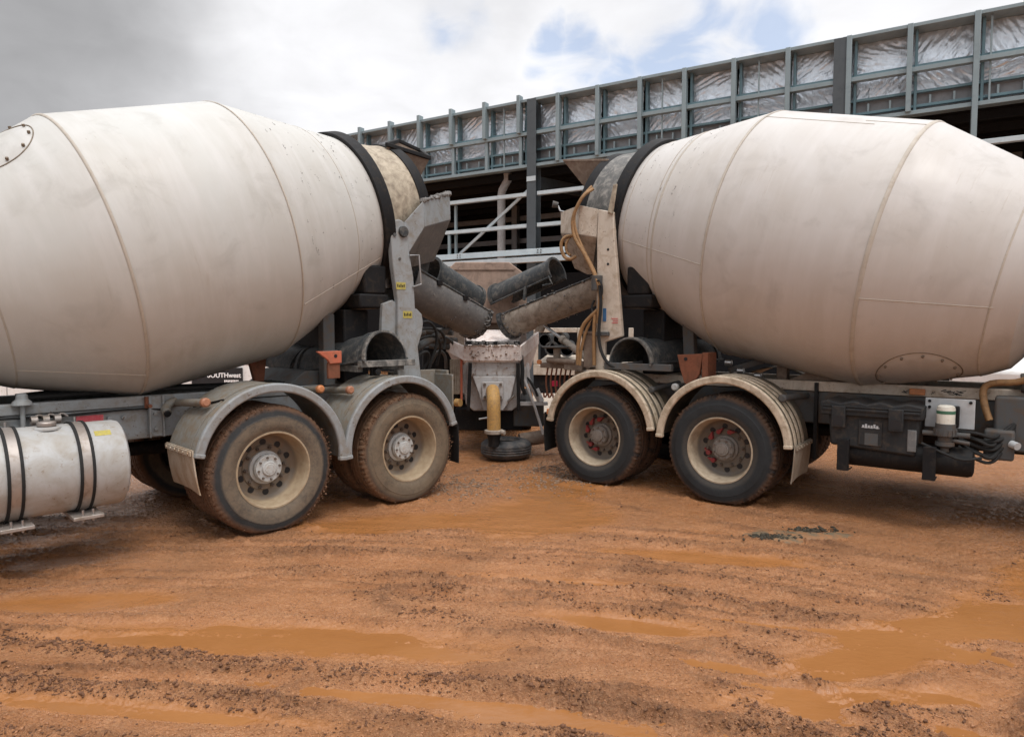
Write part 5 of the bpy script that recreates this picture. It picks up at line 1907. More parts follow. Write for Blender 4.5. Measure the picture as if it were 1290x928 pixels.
# near side gear: rail marker, toolbox, tank, filter, hoses
mb = RB()
mb.bounds(-1.56, -1.44, -0.722, -0.69, 1.062, 1.116)
mk_ = mb.build('marker_lamp', 'amber', Rt, bevel=0.006)
mb = RB()
r4 = random.Random(3)
for i in range(14):
    uu = -1.38 - 0.012 * i if i < 3 else -1.58 - r4.random() * 0.24
    ww = 1.09 + r4.uniform(-0.02, 0.02)
    mb.bar((uu, -0.7185, ww), (uu - r4.uniform(.02, .06), -0.7185, ww + r4.uniform(-.02, .02)), 0.003, r4.uniform(.004, .008), (0, 0, 1))
mb.build('paint_scuff', 'sign_black', Rt)
mb = RB()
mb.bounds(-0.69, -0.66, -0.75, -0.68, 0.40, 1.13)
mb.build('cable_drop', 'rubber', Rt)
# toolbox
mb = RB()
mb.prism([(-0.90, -0.16, 0.93), (-0.92, -0.16, 0.64), (-1.56, -0.16, 0.60), (-1.59, -0.16, 0.93)], (0, -0.42, 0))
tb = mb.build('toolbox', 'plastic_dark', Rt, bevel=0.02)
mb = RB()
lid = [(-0.84, -0.13, 0.915), (-1.61, -0.13, 0.915)]
top = [(-1.61, 1.01), (-1.50, 1.03), (-1.40, 1.005), (-1.30, 1.032), (-1.20, 1.005), (-1.10, 1.032), (-1.00, 1.005), (-0.90, 1.03), (-0.84, 1.01)]
mb.prism([(u, -0.13, w) for u, w in [(-0.84, 0.90), (-1.61, 0.90)] + top], (0, -0.46, 0))
ld = mb.build('lid', 'plastic_dark', tb, bevel=0.012)
mb = RB()
mb.bounds(-0.86, -1.59, -0.135, -0.118, 0.945, 0.965)
mb.bounds(-0.86, -1.59, -0.135, -0.120, 0.975, 0.985)
mb.build('lid_rib', 'plastic_dark', ld, bevel=0.004)
for u in (-0.99, -1.42):
    mb = RB()
    mb.bounds(u - 0.055, u + 0.055, -0.135, -0.105, 0.80, 0.985)
    la = mb.build('latch', 'plastic_dark', tb, bevel=0.008)
    mb = RB()
    mb.bounds(u - 0.035, u + 0.035, -0.107, -0.1015, 0.82, 0.90)
    mb.build('latch_recess_shade', 'sign_black', la)  # raised black slab painted as the shade of a recess
mb = RB()
mb.bounds(-1.14, -1.32, -0.162, -0.150, 0.66, 0.87)
mb.build('front_panel', 'plastic_dark', tb, bevel=0.006)
mb = RB()
mb.bounds(-1.19, -1.29, -0.151, -0.147, 0.665, 0.765)
mb.build('worn_label', 'rail_dark', tb)
mb = RB()
for k in range(6):
    mb.bounds(-1.17 - k * 0.021, -1.185 - k * 0.021, -0.151, -0.146, 0.812 - (0.004 if k % 2 else 0), 0.832 + (0.01 if k in (1, 4) else 0))
mb.bounds(-1.165, -1.30, -0.151, -0.1465, 0.810, 0.815)
mb.build('label_print', 'pipe_grey', tb)
mb = RB()
mb.bounds(-1.50, -1.565, -0.165, -0.152, 0.64, 0.82)
mb.build('corner_scuff', 'chute_grey', tb, bevel=0.01)
# air tank slung below
mb = RB()
Pq = [(-1.0, 0.01), (-1.0, 0.09), (-1.015, 0.11), (-1.04, 0.118), (-1.91, 0.118), (-1.94, 0.105), (-1.95, 0.08), (-1.95, 0.01)]
mb.lathe(Pq, 48, 'x', (0, -0.30, 0.575))
at = mb.build('air_tank', 'black_steel_shaded', Rt, angle=30)
for u in (-1.03, -1.66):
    mb = RB()
    mb.bounds(u - 0.045, u + 0.045, -0.17, -0.12, 0.43, 0.70)
    mb.bounds(u - 0.045, u - 0.035, -0.30, -0.12, 0.43, 0.44)
    mb.build('tank_bracket', 'black_steel_shaded', at, bevel=0.004)
mb = RB()
mb.bounds(-1.60, -1.94, -0.36, -0.345, 0.835, 1.075)
pl = mb.build('mount_plate', 'pipe_grey', Rt, bevel=0.004)
mb = RB()
for u, w in ((-1.63, 1.05), (-1.91, 1.05), (-1.63, 1.0)):
    mb.cyl((u, -0.35, w), (u, -0.335, w), 0.012, 0.012, 12)
mb.build('plate_bolt', 'black_steel_shaded', pl)
mb = RB()
mb.lathe([(0.885, 0.058), (0.886, 0.064), (1.005, 0.064), (1.022, 0.060), (1.033, 0.045), (1.036, 0.001)], 40, 'z', (-1.755, -0.22, 0))
fl = mb.build('oil_filter', 'filter_white', Rt)
mb = RB()
mb.lathe([(0.965, 0.0642), (0.965, 0.0652), (0.990, 0.0652), (0.990, 0.0642)], 40, 'z', (-1.755, -0.22, 0))
mb.build('filter_band', 'green_band', fl)
mb = RB()
mb.lathe([(0.885, 0.001), (0.885, 0.070), (0.845, 0.070), (0.845, 0.078), (0.79, 0.078), (0.78, 0.05), (0.74, 0.05), (0.74, 0.068), (0.71, 0.068), (0.69, 0.03), (0.66, 0.03), (0.66, 0.001)], 32, 'z', (-1.755, -0.22, 0))
for i in range(16):
    a = 2 * PI * i / 16
    mb.box((-1.755 + 0.078 * math.cos(a), -0.22 + 0.078 * math.sin(a), 0.815), (0.01, 0.01, 0.05), Matrix.Rotation(a, 3, 'Z'))
mb.cyl((-1.60, -0.22, 0.80), (-1.92, -0.22, 0.80), 0.022, 0.022, 12)
mb.cyl((-1.755, -0.22, 0.76), (-1.92, -0.2, 0.74), 0.016, 0.016, 12)
mb.build('filter_head', 'rail_dark', fl)
mb = RB()
mb.bounds(-1.70, -1.84, -0.34, -0.27, 0.85, 1.02)
mb.build('filter_bracket', 'black_steel_shaded', fl, bevel=0.008)
for k in range(7):
    mb = RB()
    jz = (0.02, -0.015, 0.03, 0.0, -0.03, 0.015, -0.01)[k]
    mb.tube([(-1.84, -0.30 - 0.03 * (k % 3), 0.82 - 0.02 * k), (-1.96, -0.28 - 0.04 * (k % 2), 0.80 - 0.03 * k + jz), (-2.06, -0.34 + jz, 0.78 - 0.035 * k), (-2.12 + jz, -0.42, 0.80 - 0.02 * k), (-2.20, -0.52, 0.90 - 0.01 * k)], 0.013 + 0.004 * (k % 2), 8, smooth=2)
    mb.build('air_hose', 'rubber', Rt)
mb = RB()
mb.tube([(-1.60, -0.16, 0.72), (-1.75, -0.14, 0.66), (-1.88, -0.14, 0.61), (-2.0, -0.2, 0.64)], 0.011, 8, smooth=2)
mb.build('air_hose', 'rubber', Rt)
mb = RB()
mb.tube([(-2.50, -0.56, 1.42), (-2.34, -0.56, 1.30), (-2.22, -0.58, 1.21), (-2.03, -0.60, 1.205), (-1.97, -0.60, 1.15), (-1.99, -0.55, 1.02), (-2.03, -0.52, 0.90)], 0.027, 14, smooth=2)
mb.build('water_hose', 'hose_tan', Rt)
mb = RB()
mb.bounds(-2.06, -2.70, -0.66, -0.50, 0.66, 1.10)
mb.bounds(-2.0, -2.20, -0.68, -0.40, 0.60, 0.84)
mb.build('battery_box', 'rail_dark', Rt, bevel=0.02)
mb = RB()
mb.cyl((-2.18, -0.40, 0.74), (-2.22, -0.36, 0.73), 0.03, 0.03, 20)
mb.build('gauge', 'pipe_grey', Rt)
mb = RB()
mb.cyl((-2.22, -0.70, 1.20), (-2.50, -0.70, 1.22), 0.08, 0.08, 20)
mb.cyl((-2.30, -0.62, 1.14), (-2.62, -0.62, 1.14), 0.05, 0.05, 16)
mb.bounds(-2.3, -2.6, -1.5, -0.75, 1.14, 1.45)
mb.build('hydraulic_pump', 'rail_dark', Rt, bevel=0.01)
for v in (-0.72, -1.45):
    mb = RB()
    mb.prism([(-2.50, v, 1.14), (-2.52, v, 2.15), (-2.90, v, 2.15), (-3.1, v, 1.14)], (0, -0.04, 0))
    mb.build('front_pedestal', 'rail_dark', Rt, bevel=0.006)
mb = RB()
mb.bounds(-2.95, -2.45, -1.4, -0.7, 1.75, 2.2)
mb.build('gearbox', 'black_steel_shaded', Rt, bevel=0.02)
underbody_blockers(Rt, SR, 'fender_dark')
cab(Rt, SR, 'cream_paint', -3.4)

# ================================================================== CONCRETE PUMP between the trucks
PX, PY = -0.25, 8.45
pump = thing('concrete_pump', 'dirty white concrete pump with flared hopper and yellow outlet elbow between the mixers', 'concrete pump', (PX, PY, 0))


def px(x, y, z):
    return (x - PX, y - PY, z)


# hopper: sloping pan with side wings, front lip
A = {'fl': (-0.60, 8.50, 1.42), 'fr': (0.10, 8.50, 1.42), 'bl': (-1.10, 9.35, 1.60), 'br': (0.36, 9.35, 1.60)}
Bm = {'fl': (-0.58, 8.54, 1.22), 'fr': (0.09, 8.54, 1.22), 'bl': (-0.85, 9.30, 1.0), 'br': (0.22, 9.30, 1.0)}
mb = MB()
mb.plate([px(*A['fl']), px(*A['fr']), px(*Bm['fr']), px(*Bm['fl'])], 0.03)
mb.plate([px(-0.605, 8.485, 1.43), px(0.105, 8.485, 1.43), px(0.105, 8.51, 1.235), px(-0.605, 8.51, 1.235)], 0.02)
hopper = mb.build('hopper', 'pump_white', pump, bevel=0.006)
for s_, k in ((-1, 'l'), (1, 'r')):
    f_, b_, f2_, b2_ = A['f' + k], A['b' + k], Bm['f' + k], Bm['b' + k]
    mb = MB()
    mb.plate([px(*f_), px(*b_), px(b_[0], b_[1], b_[2] - 0.17), px(f_[0], f_[1], f_[2] - 0.18)], 0.03)
    mb.plate([px(f_[0], f_[1], f_[2] - 0.17), px(b_[0], b_[1], b_[2] - 0.16), px(*b2_), px(*f2_)], 0.02)
    mb.build('hopper_wing', 'pump_white', hopper, bevel=0.006)
mb = MB()
mb.plate([px(-0.57, 8.72, 1.40), px(0.08, 8.72, 1.40), px(0.14, 9.30, 1.62), px(-0.66, 9.30, 1.62)], 0.02)
mb.plate([px(-0.66, 9.30, 1.60), px(0.20, 9.30, 1.60), px(0.2, 9.34, 1.10), px(-0.66, 9.34, 1.10)], 0.03)
mb.build('hopper_back', 'pump_white', hopper, bevel=0.006)
mb = MB()
mb.bar(px(-0.6, 8.62, 1.46), px(0.1, 8.62, 1.46), 0.03, 0.04)
mb.build('hopper_grate', 'black_steel_shaded', hopper)
mb = MB()
r5 = random.Random(8)
for i in range(50):
    mb.box(px(-0.55 + r5.random() * 0.62, 8.60 + r5.random() * .08, 1.455 + r5.uniform(-.01, .02)), (r5.uniform(.03, .09), r5.uniform(.02, .05), r5.uniform(.015, .04)), Matrix.Rotation(r5.random() * 3, 3, 'Z'))
mb.build('dried_concrete', 'concrete_wet', hopper, bevel=0.006)
# body below the lip: funnel panels
mb = MB()
mb.prism([px(-0.57, 8.56, 1.235), px(0.06, 8.56, 1.235), px(0.06, 8.56, 1.04), px(-0.57, 8.56, 1.04)], (0, 0.5, 0))
mb.prism([px(-0.50, 8.53, 1.04), px(0.05, 8.53, 1.04), px(-0.02, 8.50, 0.74), px(-0.11, 8.50, 0.60), px(-0.36, 8.50, 0.60), px(-0.40, 8.50, 0.74)], (0, 0.3, 0))
mb.prism([px(-0.66, 8.66, 1.22), px(0.16, 8.66, 1.22), px(0.10, 8.66, 0.66), px(0.0, 8.66, 0.58), px(-0.50, 8.66, 0.58), px(-0.60, 8.66, 0.66)], (0, 0.6, 0))
body = mb.build('hopper_body', 'pump_grey', pump, bevel=0.012)
mb = MB()
for x, lean in ((-0.53, -0.03), (0.075, 0.01)):
    mb.bar(px(x, 8.49, 1.21), px(x + lean, 8.52, 0.60), 0.045, 0.03, (0, 1, 0))
mb.build('wing_channel', 'black_steel_shaded', body, bevel=0.004)
mb = MB()
mb.box(px(-0.245, 8.47, 0.86), (0.27, 0.04, 0.23))
fl_ = mb.build('outlet_flange', 'pump_grey', pump, bevel=0.01)
mb = MB()
for dx in (-0.10, 0.10):
    for dz in (-0.08, 0.08):
        mb.cyl(px(-0.245 + dx, 8.46, 0.86 + dz), px(-0.245 + dx, 8.43, 0.86 + dz), 0.02, 0.018, 6)
mb.build('flange_bolt', 'nut', fl_)
mb = MB()
pth = [(-0.245, 8.46, 0.86), (-0.24, 8.36, 0.86), (-0.232, 8.26, 0.82), (-0.226, 8.20, 0.73), (-0.224, 8.19, 0.60), (-0.222, 8.19, 0.40)]
mb.tube([px(*p) for p in pth], 0.083, 24, smooth=2)
mb.build('outlet_elbow', 'yellow_pipe', pump)
mb = MB()
mb.lathe([(0.355, 0.084), (0.357, 0.115), (0.40, 0.118), (0.405, 0.086)], 28, 'z', px(-0.222, 8.19, 0))
mb.cyl(px(-0.12, 8.12, 0.38), px(-0.09, 8.10, 0.38), 0.03, 0.03, 10)
mb.build('pipe_clamp', 'chute_tan', pump, bevel=0.004)
mb = MB()
mb.lathe([(0.36, 0.09), (0.33, 0.085), (0.26, 0.07), (0.20, 0.07), (0.20, 0.001)], 28, 'z', px(-0.222, 8.19, 0))
mb.build('reducer_pipe', 'black_steel_shaded', pump)
# splash guard standing behind the hopper
mb = MB()
mb.prism([px(-0.98, 9.50, 1.72), px(-0.98, 9.50, 2.40), px(-0.80, 9.50, 2.58), px(-0.04, 9.50, 2.58), px(0.19, 9.50, 2.41), px(0.22, 9.50, 1.72)], (0, 0.06, 0))
sg_ = mb.build('splash_guard', 'splash_brown', pump, bevel=0.012)
mb = MB()
mb.prism([px(-0.86, 9.485, 2.50), px(0.05, 9.485, 2.50), px(0.03, 9.485, 2.47), px(-0.84, 9.485, 2.47)], (0, 0.02, 0))
mb.build('guard_fold', 'splash_brown', sg_)
mb = MB()
mb.bounds(-0.95 - PX, 0.2 - PX, 9.56 - PY, 9.62 - PY, 1.0, 1.80)
mb.build('guard_support', 'hopper_brown', pump, bevel=0.006)
# chassis and body of the pump reaching back
mb = MB()
mb.bounds(-0.85 - PX, 0.20 - PX, 9.3 - PY, 12.2 - PY, 0.45, 0.66)
mb.build('chassis', 'black_steel_shaded', pump, bevel=0.02)
mb = MB()
mb.bounds(-0.95 - PX, 0.15 - PX, 9.8 - PY, 12.1 - PY, 0.66, 1.75)
mb.build('engine_cover', 'pump_white', pump, bevel=0.05)
for x in (-0.98, 0.24):
    mb = MB()
    mb.lathe([(-0.08, 0.16), (-0.09, 0.24), (-0.07, 0.33), (0.07, 0.33), (0.09, 0.24), (0.08, 0.16)], 40, 'x', px(x, 11.0, 0.33))
    mb.lathe([(-0.06, 0.165), (-0.02, 0.10), (-0.02, 0.001)], 32, 'x', px(x, 11.0, 0.33))
    mb.build('wheel', 'rubber', pump)
# side gear on the left: panel, orange post, pipework
mb = MB()
mb.bounds(-0.80 - PX, -0.66 - PX, 8.62 - PY, 8.66 - PY, 0.80, 1.25)
pn = mb.build('side_panel', 'throat_tan', pump, bevel=0.004)
mb = MB()
for i in range(5):
    x = -0.79 + i * 0.028
    mb.bounds(x - PX, x + 0.010 - PX, 8.605 - PY, 8.623 - PY, 0.82, 1.24)
mb.build('panel_rib', 'chute_tan', pn)
mb = MB()
mb.bounds(-0.665 - PX, -0.635 - PX, 8.585 - PY, 8.615 - PY, 0.72, 1.28)
mb.build('side_post', 'orange_paint', pump, bevel=0.004)
mb = MB()
mb.cyl(px(-0.72, 8.56, 0.70), px(-0.66, 8.52, 0.70), 0.05, 0.05, 16)
mb.build('grease_cap', 'yellow_pipe', pump)
mb = MB()
for z_, x_ in ((1.62, -1.0), (1.50, -0.95), (1.42, -0.9)):
    mb.cyl(px(x_ - 0.2, 8.95, z_), px(x_ + 0.22, 8.85, z_ - 0.02), 0.045, 0.045, 14)
mb.tube([px(-1.1, 8.8, 1.45), px(-0.92, 8.75, 1.55), px(-0.8, 8.75, 1.50), px(-0.72, 8.8, 1.38)], 0.022, 10, smooth=2)
mb.tube([px(-1.05, 8.7, 1.20), px(-0.95, 8.68, 1.38), px(-0.86, 8.7, 1.30), px(-0.86, 8.72, 1.12)], 0.022, 10, smooth=2)
mb.build('pipework', 'rail_dark', pump)
mb = MB()
mb.bounds(-1.2 - PX, -0.70 - PX, 8.95 - PY, 9.3 - PY, 0.55, 1.40)
mb.bounds(-0.75 - PX, 0.15 - PX, 8.80 - PY, 9.4 - PY, 0.30, 0.60)
mb.build('valve_block', 'black_steel_shaded', pump, bevel=0.02)
# agitator levers and rods
mb = MB()
mb.tube([px(-0.06, 8.45, 0.72), px(0.03, 8.43, 0.80)], 0.014, 8)
mb.tube([px(-0.42, 8.45, 0.50), px(-0.30, 8.45, 0.52), px(-0.18, 8.46, 0.54)], 0.014, 8)
mb.build('agitator_lever', 'steel', pump)
# outrigger: housing, beam and foot
mb = MB()
mb.bounds(0.02 - PX, 0.42 - PX, 8.75 - PY, 9.1 - PY, 0.36, 0.66)
mb.build('outrigger_box', 'rail_dark', pump, bevel=0.015)
mb = MB()
mb.cyl(px(0.10, 8.62, 0.20), px(0.60, 8.72, 0.26), 0.09, 0.09, 20)
mb.build('outrigger_beam', 'hopper_brown', pump)
mb = MB()
mb.tube([px(0.16, 8.55, 1.00), px(0.30, 8.50, 0.62), px(0.40, 8.48, 0.30)], 0.018, 10)
mb.tube([px(0.20, 8.62, 1.20), px(0.22, 8.60, 0.95), px(0.34, 8.60, 0.72)], 0.022, 10, smooth=1)
mb.cyl(px(0.30, 8.62, 0.86), px(0.38, 8.60, 0.70), 0.05, 0.04, 16)
mb.cyl(px(0.16, 8.60, 1.15), px(0.16, 8.60, 0.90), 0.035, 0.035, 14)
mb.bounds(0.10 - PX, 0.46 - PX, 8.56 - PY, 8.66 - PY, 0.66, 0.70)
mb.build('outrigger_ram', 'pump_grey', pump)
mb = MB()
mb.tube([px(0.12, 8.58, 1.30), px(0.14, 8.54, 1.10), px(0.12, 8.54, 0.92), px(0.17, 8.55, 0.80)], 0.024, 8, smooth=2)
mb.tube([px(0.20, 8.60, 1.02), px(0.28, 8.56, 0.90), px(0.33, 8.56, 0.78)], 0.016, 8, smooth=2)
mb.build('pump_hose', 'rubber', pump)

# tyre lying under the outlet
tyl = MB()
tp = [(0.0, 0.17), (0.0, 0.20), (0.03, 0.27), (0.07, 0.315), (0.09, 0.322), (0.10, 0.314), (0.12, 0.325), (0.13, 0.316), (0.15, 0.325), (0.16, 0.316), (0.175, 0.322), (0.20, 0.312), (0.235, 0.27), (0.25, 0.21), (0.245, 0.175), (0.20, 0.165)]
tyl.lathe(tp, 72, 'z', (0, 0, 0), rmod=lambda i, k: -0.006 if 3 <= i <= 11 and k % 2 else 0)
m = Mat('scuffed_tyre')
nn = m.noise(8, 6, 0.65, 0.4)
m.set(color=m.mix(m.ramp(nn, 0.46, 0.7), (0.035, 0.037, 0.04), (0.14, 0.12, 0.105)), rough=0.75)
m.bump(m.noise(40, 4), 0.3, 0.008)
o = tyl.build('scrap_tyre', m.m, angle=50, loc=(-0.075, 8.44, 0.0))
tag(o, 'old worn tyre lying flat on the mud under the yellow pump outlet', 'tyre')

# ------------------------------------------------------------------ caked mud, cement crust and splashes
def crust(parent, pts, mat, name='dried_concrete', jag=0.6):
    o = scatter_lumps(name, pts, MT[mat] if isinstance(mat, str) else mat, jag)
    o.parent = parent
    return tag(o, kind='stuff')


rc = random.Random(31)
MT['caked_mud'] = worn('caked_mud', (0.15, 0.078, 0.045), (0.24, 0.135, 0.08), 0.5, 0.85, scale=9)
for w in [o for o in bpy.data.objects if o.name.startswith('wheel') and o.parent in (L, Rt)]:
    lx, ly, _ = w.location
    if abs(ly) > 1.0 or lx < -1:
        continue
    grey = w.parent is L
    pts = []
    for _ in range(2200 if grey else 900):
        a = rc.uniform(0, 2 * PI)
        edge = rc.random() < 0.5
        r = rc.gauss(0.503, 0.012) if edge else 0.521
        y = rc.uniform(-0.02, 0.006) if edge else rc.uniform(-0.27, -0.02)
        if math.sin(2 * a + lx * 3) + math.sin(5 * a) * 0.5 + rc.gauss(0, 0.5) < (-0.2 if grey else 0.6):
            continue
        pts.append((r * math.cos(a), y, r * math.sin(a), min(0.009, rc.lognormvariate(math.log(0.0032 if grey else 0.0024), 0.55))))
    pts = [p for p in pts if not (p[2] * math.cos(w.rotation_euler.y) < -9)]
    crust(w, pts, 'caked_mud', 'caked_mud')


def drum_splash(truck, prof, s0, s1, n, phis):
    dr = next(o for o in truck.children if o.name.startswith('drum') and not o.name.startswith('drum_'))
    sd_ = -1 if truck is L else 1
    pts = []
    for _ in range(n):
        s_ = rc.uniform(s0, s1)
        ph = rc.uniform(*phis)
        r = float(np.interp(s_, [p[0] for p in prof], [p[1] for p in prof])) - 0.001
        for k in range(rc.choice((1, 1, 2, 5))):                     # some run down as short drips
            p2 = ph - k * 0.012
            pts.append((s_ + rc.uniform(-.003, .003), r * math.cos(p2) * sd_, r * math.sin(p2), rc.uniform(0.002, 0.0055)))
    crust(dr, pts, 'concrete_wet', 'cement_splash')


drum_splash(L, [(-1.812, 0.784), (-1.062, 1.135), (0.206, 1.17), (1.33, 0.80)], 0.35, 1.30, 120, (-0.6, 1.3))
drum_splash(Rt, [(-2.242, 0.839), (-1.39, 1.193), (-0.035, 1.244), (1.172, 0.880)], 0.3, 1.12, 110, (-0.6, 1.3))
for truck, c0_, c1_, r_ in ((L, (2.06, -1.10, 2.20), (3.28, -1.18, 1.765), 0.258), (Rt, (1.86, -1.05, 2.18), (3.30, -1.05, 1.74), 0.228)):
    sd_ = -1 if truck is L else 1
    chx = next(o for o in truck.children if o.name.startswith('discharge_chute'))
    A_, B_ = Vector(c0_), Vector(c1_)
    ax_ = (B_ - A_).normalized()
    y_ = Vector((0, 0, 1)).cross(ax_).normalized()
    z_ = ax_.cross(y_)
    pts = []
    for _ in range(240):
        t_ = rc.random()
        q_ = 1 - abs(rc.gauss(0, 0.05)) if t_ < 0.55 else rc.random()
        a_ = math.radians(rc.uniform(-200, 20) if t_ < 0.75 else rc.choice((18, 162)) + rc.gauss(0, 3))
        p = A_.lerp(B_, q_) + y_ * (r_ + 0.012) * math.cos(a_) + z_ * (r_ + 0.012) * math.sin(a_)
        pts.append((p.x, p.y * sd_, p.z, rc.uniform(0.004, 0.018)))
    crust(chx, pts, 'concrete_wet')
hp = hopper
pts = []
for _ in range(190):
    x = rc.uniform(-0.60, 0.10)
    pts.append((x - PX, 8.475 - PY + rc.uniform(-.004, .01), (1.425 if rc.random() < 0.75 else rc.uniform(1.24, 1.42)) + rc.gauss(0, 0.004), rc.uniform(0.004, 0.016)))
for _ in range(130):
    pts.append((rc.uniform(-0.55, 0.05) - PX, 8.545 - PY, rc.uniform(0.70, 1.2), rc.uniform(0.003, 0.011)))
crust(hp, pts, 'splash_brown')

# ================================================================== BUILDING
BA = math.radians(-60)
bld = thing('steel_building', 'unfinished steel framed building with silver foil parapet behind the trucks', 'building', (0.59, 20.0, 0), PI / 2 - BA)
# local frame: x = along the facade towards the left of the picture, y = into the building
def bb():
    return MB(1)


# find which local y sign points away from the viewer
U0, U1 = -17.5, 11.4
DEP = 16.0
# with rotz = 90+60 deg: x axis points left/away, y axis points to the viewer's left-front
YS = -1.0


def Q(u, dv, w):
    return (u, YS * dv, w)


def bx(mb, u0, u1, d0, d1, w0, w1):
    return mb.bounds(u0, u1, YS * d0, YS * d1, w0, w1)


posts = [9.10, 7.88, 6.65, 5.33, 4.12, 2.86, 1.62, 0.424, -0.84, -2.06, -3.28, -4.482, -5.721, -6.983, -8.30, -9.51, -10.74, -11.97, -13.2, -14.4, -15.6]
for i, u in enumerate(posts):
    mb = bb()
    if u > -0.5:
        bx(mb, u - 0.055, u + 0.055, -0.10, 0.12, 7.40, 8.50)
        bx(mb, u - 0.05, u + 0.05, 0.04, 0.16, 6.46, 7.40)
    else:
        bx(mb, u - 0.055, u + 0.055, -0.06, 0.14, 6.46 if u > -10 else 5.0, 8.37)
    mb.build('parapet_stud', 'galv', bld, bevel=0.008)
    mb = bb()
    bx(mb, u - 0.16, u - 0.10, 0.16, 0.36, 6.5, 8.30)
    mb.build('inner_stud', 'teal_steel', bld, bevel=0.006)
for (w0, w1, d0, d1, nm, mt) in ((8.29, 8.37, -0.02, 0.66, 'top_rail', 'galv'), (7.33, 7.43, 0.005, 0.16, 'middle_rail', 'galv'), (6.40, 6.49, 0.005, 0.26, 'bottom_rail', 'galv')):
    for ua, ub in ((U0, -8.16), (-8.10, -0.06), (0.08, U1)):
        mb = bb()
        bx(mb, ua, ub, d0, d1, w0, w1)
        mb.build(nm, mt, bld, bevel=0.006)
for w in (7.50, 6.93, 6.62):
    for ua, ub in ((U0, -8.16), (-8.10, -0.06), (0.08, U1)):
        mb = bb()
        bx(mb, ua, ub, 0.17, 0.25, w - 0.03, w + 0.03)
        mb.build('sheeting_rail', 'teal_steel', bld, bevel=0.006)
# silver foil between the studs: crumpled sheets, one per bay and row
foil_rng = np.random.RandomState(4)
for i in range(len(posts) - 1):
    a, b = posts[i] - 0.04, posts[i + 1] + 0.04
    for w0, w1 in ((7.50, 8.285), (6.95, 7.42)):
        nx, nz = 64, 34
        us, ws = np.linspace(a, b, nx), np.linspace(w0, w1, nz)
        Ug, Wg = np.meshgrid(us, ws)
        s = foil_rng.uniform(0, 50)
        an = foil_rng.uniform(0.5, 1.25) * foil_rng.choice([-1, 1])
        px_, qx_ = Ug * math.sin(an) + Wg * math.cos(an), Ug * math.cos(an) - Wg * math.sin(an)
        fold_ = np.abs(VN.fbm(px_ * 2.0 + s, qx_ * 8.0 + s, 4, 0.55)) + 0.5 * np.abs(VN.fbm(Ug * 3 + s, Wg * 2 + s, 4, 0.6))
        D = 0.085 * fold_ + 0.05 * VN.fbm(Ug * 1.2 + s, Wg * 1.2, 2)
        V = [(u, YS * (0.34 + d + 0.12 * (w - w0)), w) for u, d, w in zip(Ug.ravel(), D.ravel(), Wg.ravel())]
        F = [(r * nx + c, r * nx + c + 1, (r + 1) * nx + c + 1, (r + 1) * nx + c) for r in range(nz - 1) for c in range(nx - 1)]
        mb = bb()
        mb.add(V, F)
        mb.build('foil_sheet', 'foil', bld, angle=180)
    mb = bb()
    bx(mb, min(a, b), max(a, b), 0.30, 0.32, 6.49, 6.95)
    mb.build('flashing_sheet', 'flashing', bld)
    mb = bb()
    for q in (0.33, 0.72):
        uu = a + (b - a) * q
        bx(mb, uu - 0.02, uu + 0.02, 0.20, 0.24, 6.63, 6.84)
    mb.build('sag_rod', 'galv', bld)
for u, extra in ((0.012, 0), (-8.13, 0)):
    mb = bb()
    bx(mb, u - 0.15, u + 0.15, -0.03, -0.012, 0, 8.36)
    bx(mb, u - 0.15, u + 0.15, 0.28, 0.298, 0, 8.36)
    bx(mb, u - 0.008, u + 0.008, -0.012, 0.28, 0, 8.36)
    mb.build('column', 'column_dark', bld, bevel=0.004)
mb = bb()
bx(mb, -0.14, 0.16, -0.045, -0.032, 5.98, 6.12)
mb.build('column_tag', 'galv_light', bld)
for w, mt in ((5.62, 'galv_light'), (4.70, 'galv_light')):
    for ua, ub in ((U0, -8.30), (-7.97, -0.16), (0.18, 3.15)):
        mb = bb()
        bx(mb, ua, ub, 0.0, 0.14, w - 0.055, w + 0.055)
        mb.build('girt', mt, bld, bevel=0.008)
mb = bb()
bx(mb, 2.98, 3.06, 0.02, 0.10, 3.9, 4.64)
bx(mb, 2.82, 2.90, 0.16, 0.24, 3.9, 5.56)
mb.build('jamb_post', 'galv', bld, bevel=0.006)
mb = bb()
mb.bar(Q(2.95, 0.3, 3.92), Q(0.20, 0.3, 5.86), 0.05, 0.09)
mb.build('diagonal_brace', 'galv_light', bld, bevel=0.006)
for w0, w1, d in ((3.83, 4.00, 0.0), (3.58, 3.74, -0.25)):
    mb = bb()
    bx(mb, -0.2 if d == 0 else U0 + 8, 3.9, d - 0.10, d + 0.08, w0, w1)
    if d == 0:
        bx(mb, -7.9, -0.2, d - 0.09, d + 0.07, w0, w1)
    mb.build('edge_beam', 'galv_light', bld, bevel=0.008)
mb = bb()
for u in (-0.35, -0.25, 2.5, 2.6):
    for w in (3.88, 3.95):
        mb.cyl(Q(u, -0.115, w), Q(u, -0.095, w), 0.018, 0.018, 10)
mb.build('beam_bolt', 'rail_dark', bld)
mb = bb()
mb.tube([Q(1.42, 1.0, 6.6), Q(1.42, 1.0, 6.35), Q(1.62, 1.0, 6.05), Q(1.65, 1.0, 5.9), Q(1.65, 1.0, 0.2)], 0.13, 18)
mb.build('downpipe', 'pipe_grey', bld)
mb = bb()
for u in (-3.86, -6.3, -11.0, 1.02):
    bx(mb, u - 0.018, u + 0.018, 0.10, 0.14, 6.52, 8.27)
mb.build('sag_rod', 'galv', bld)
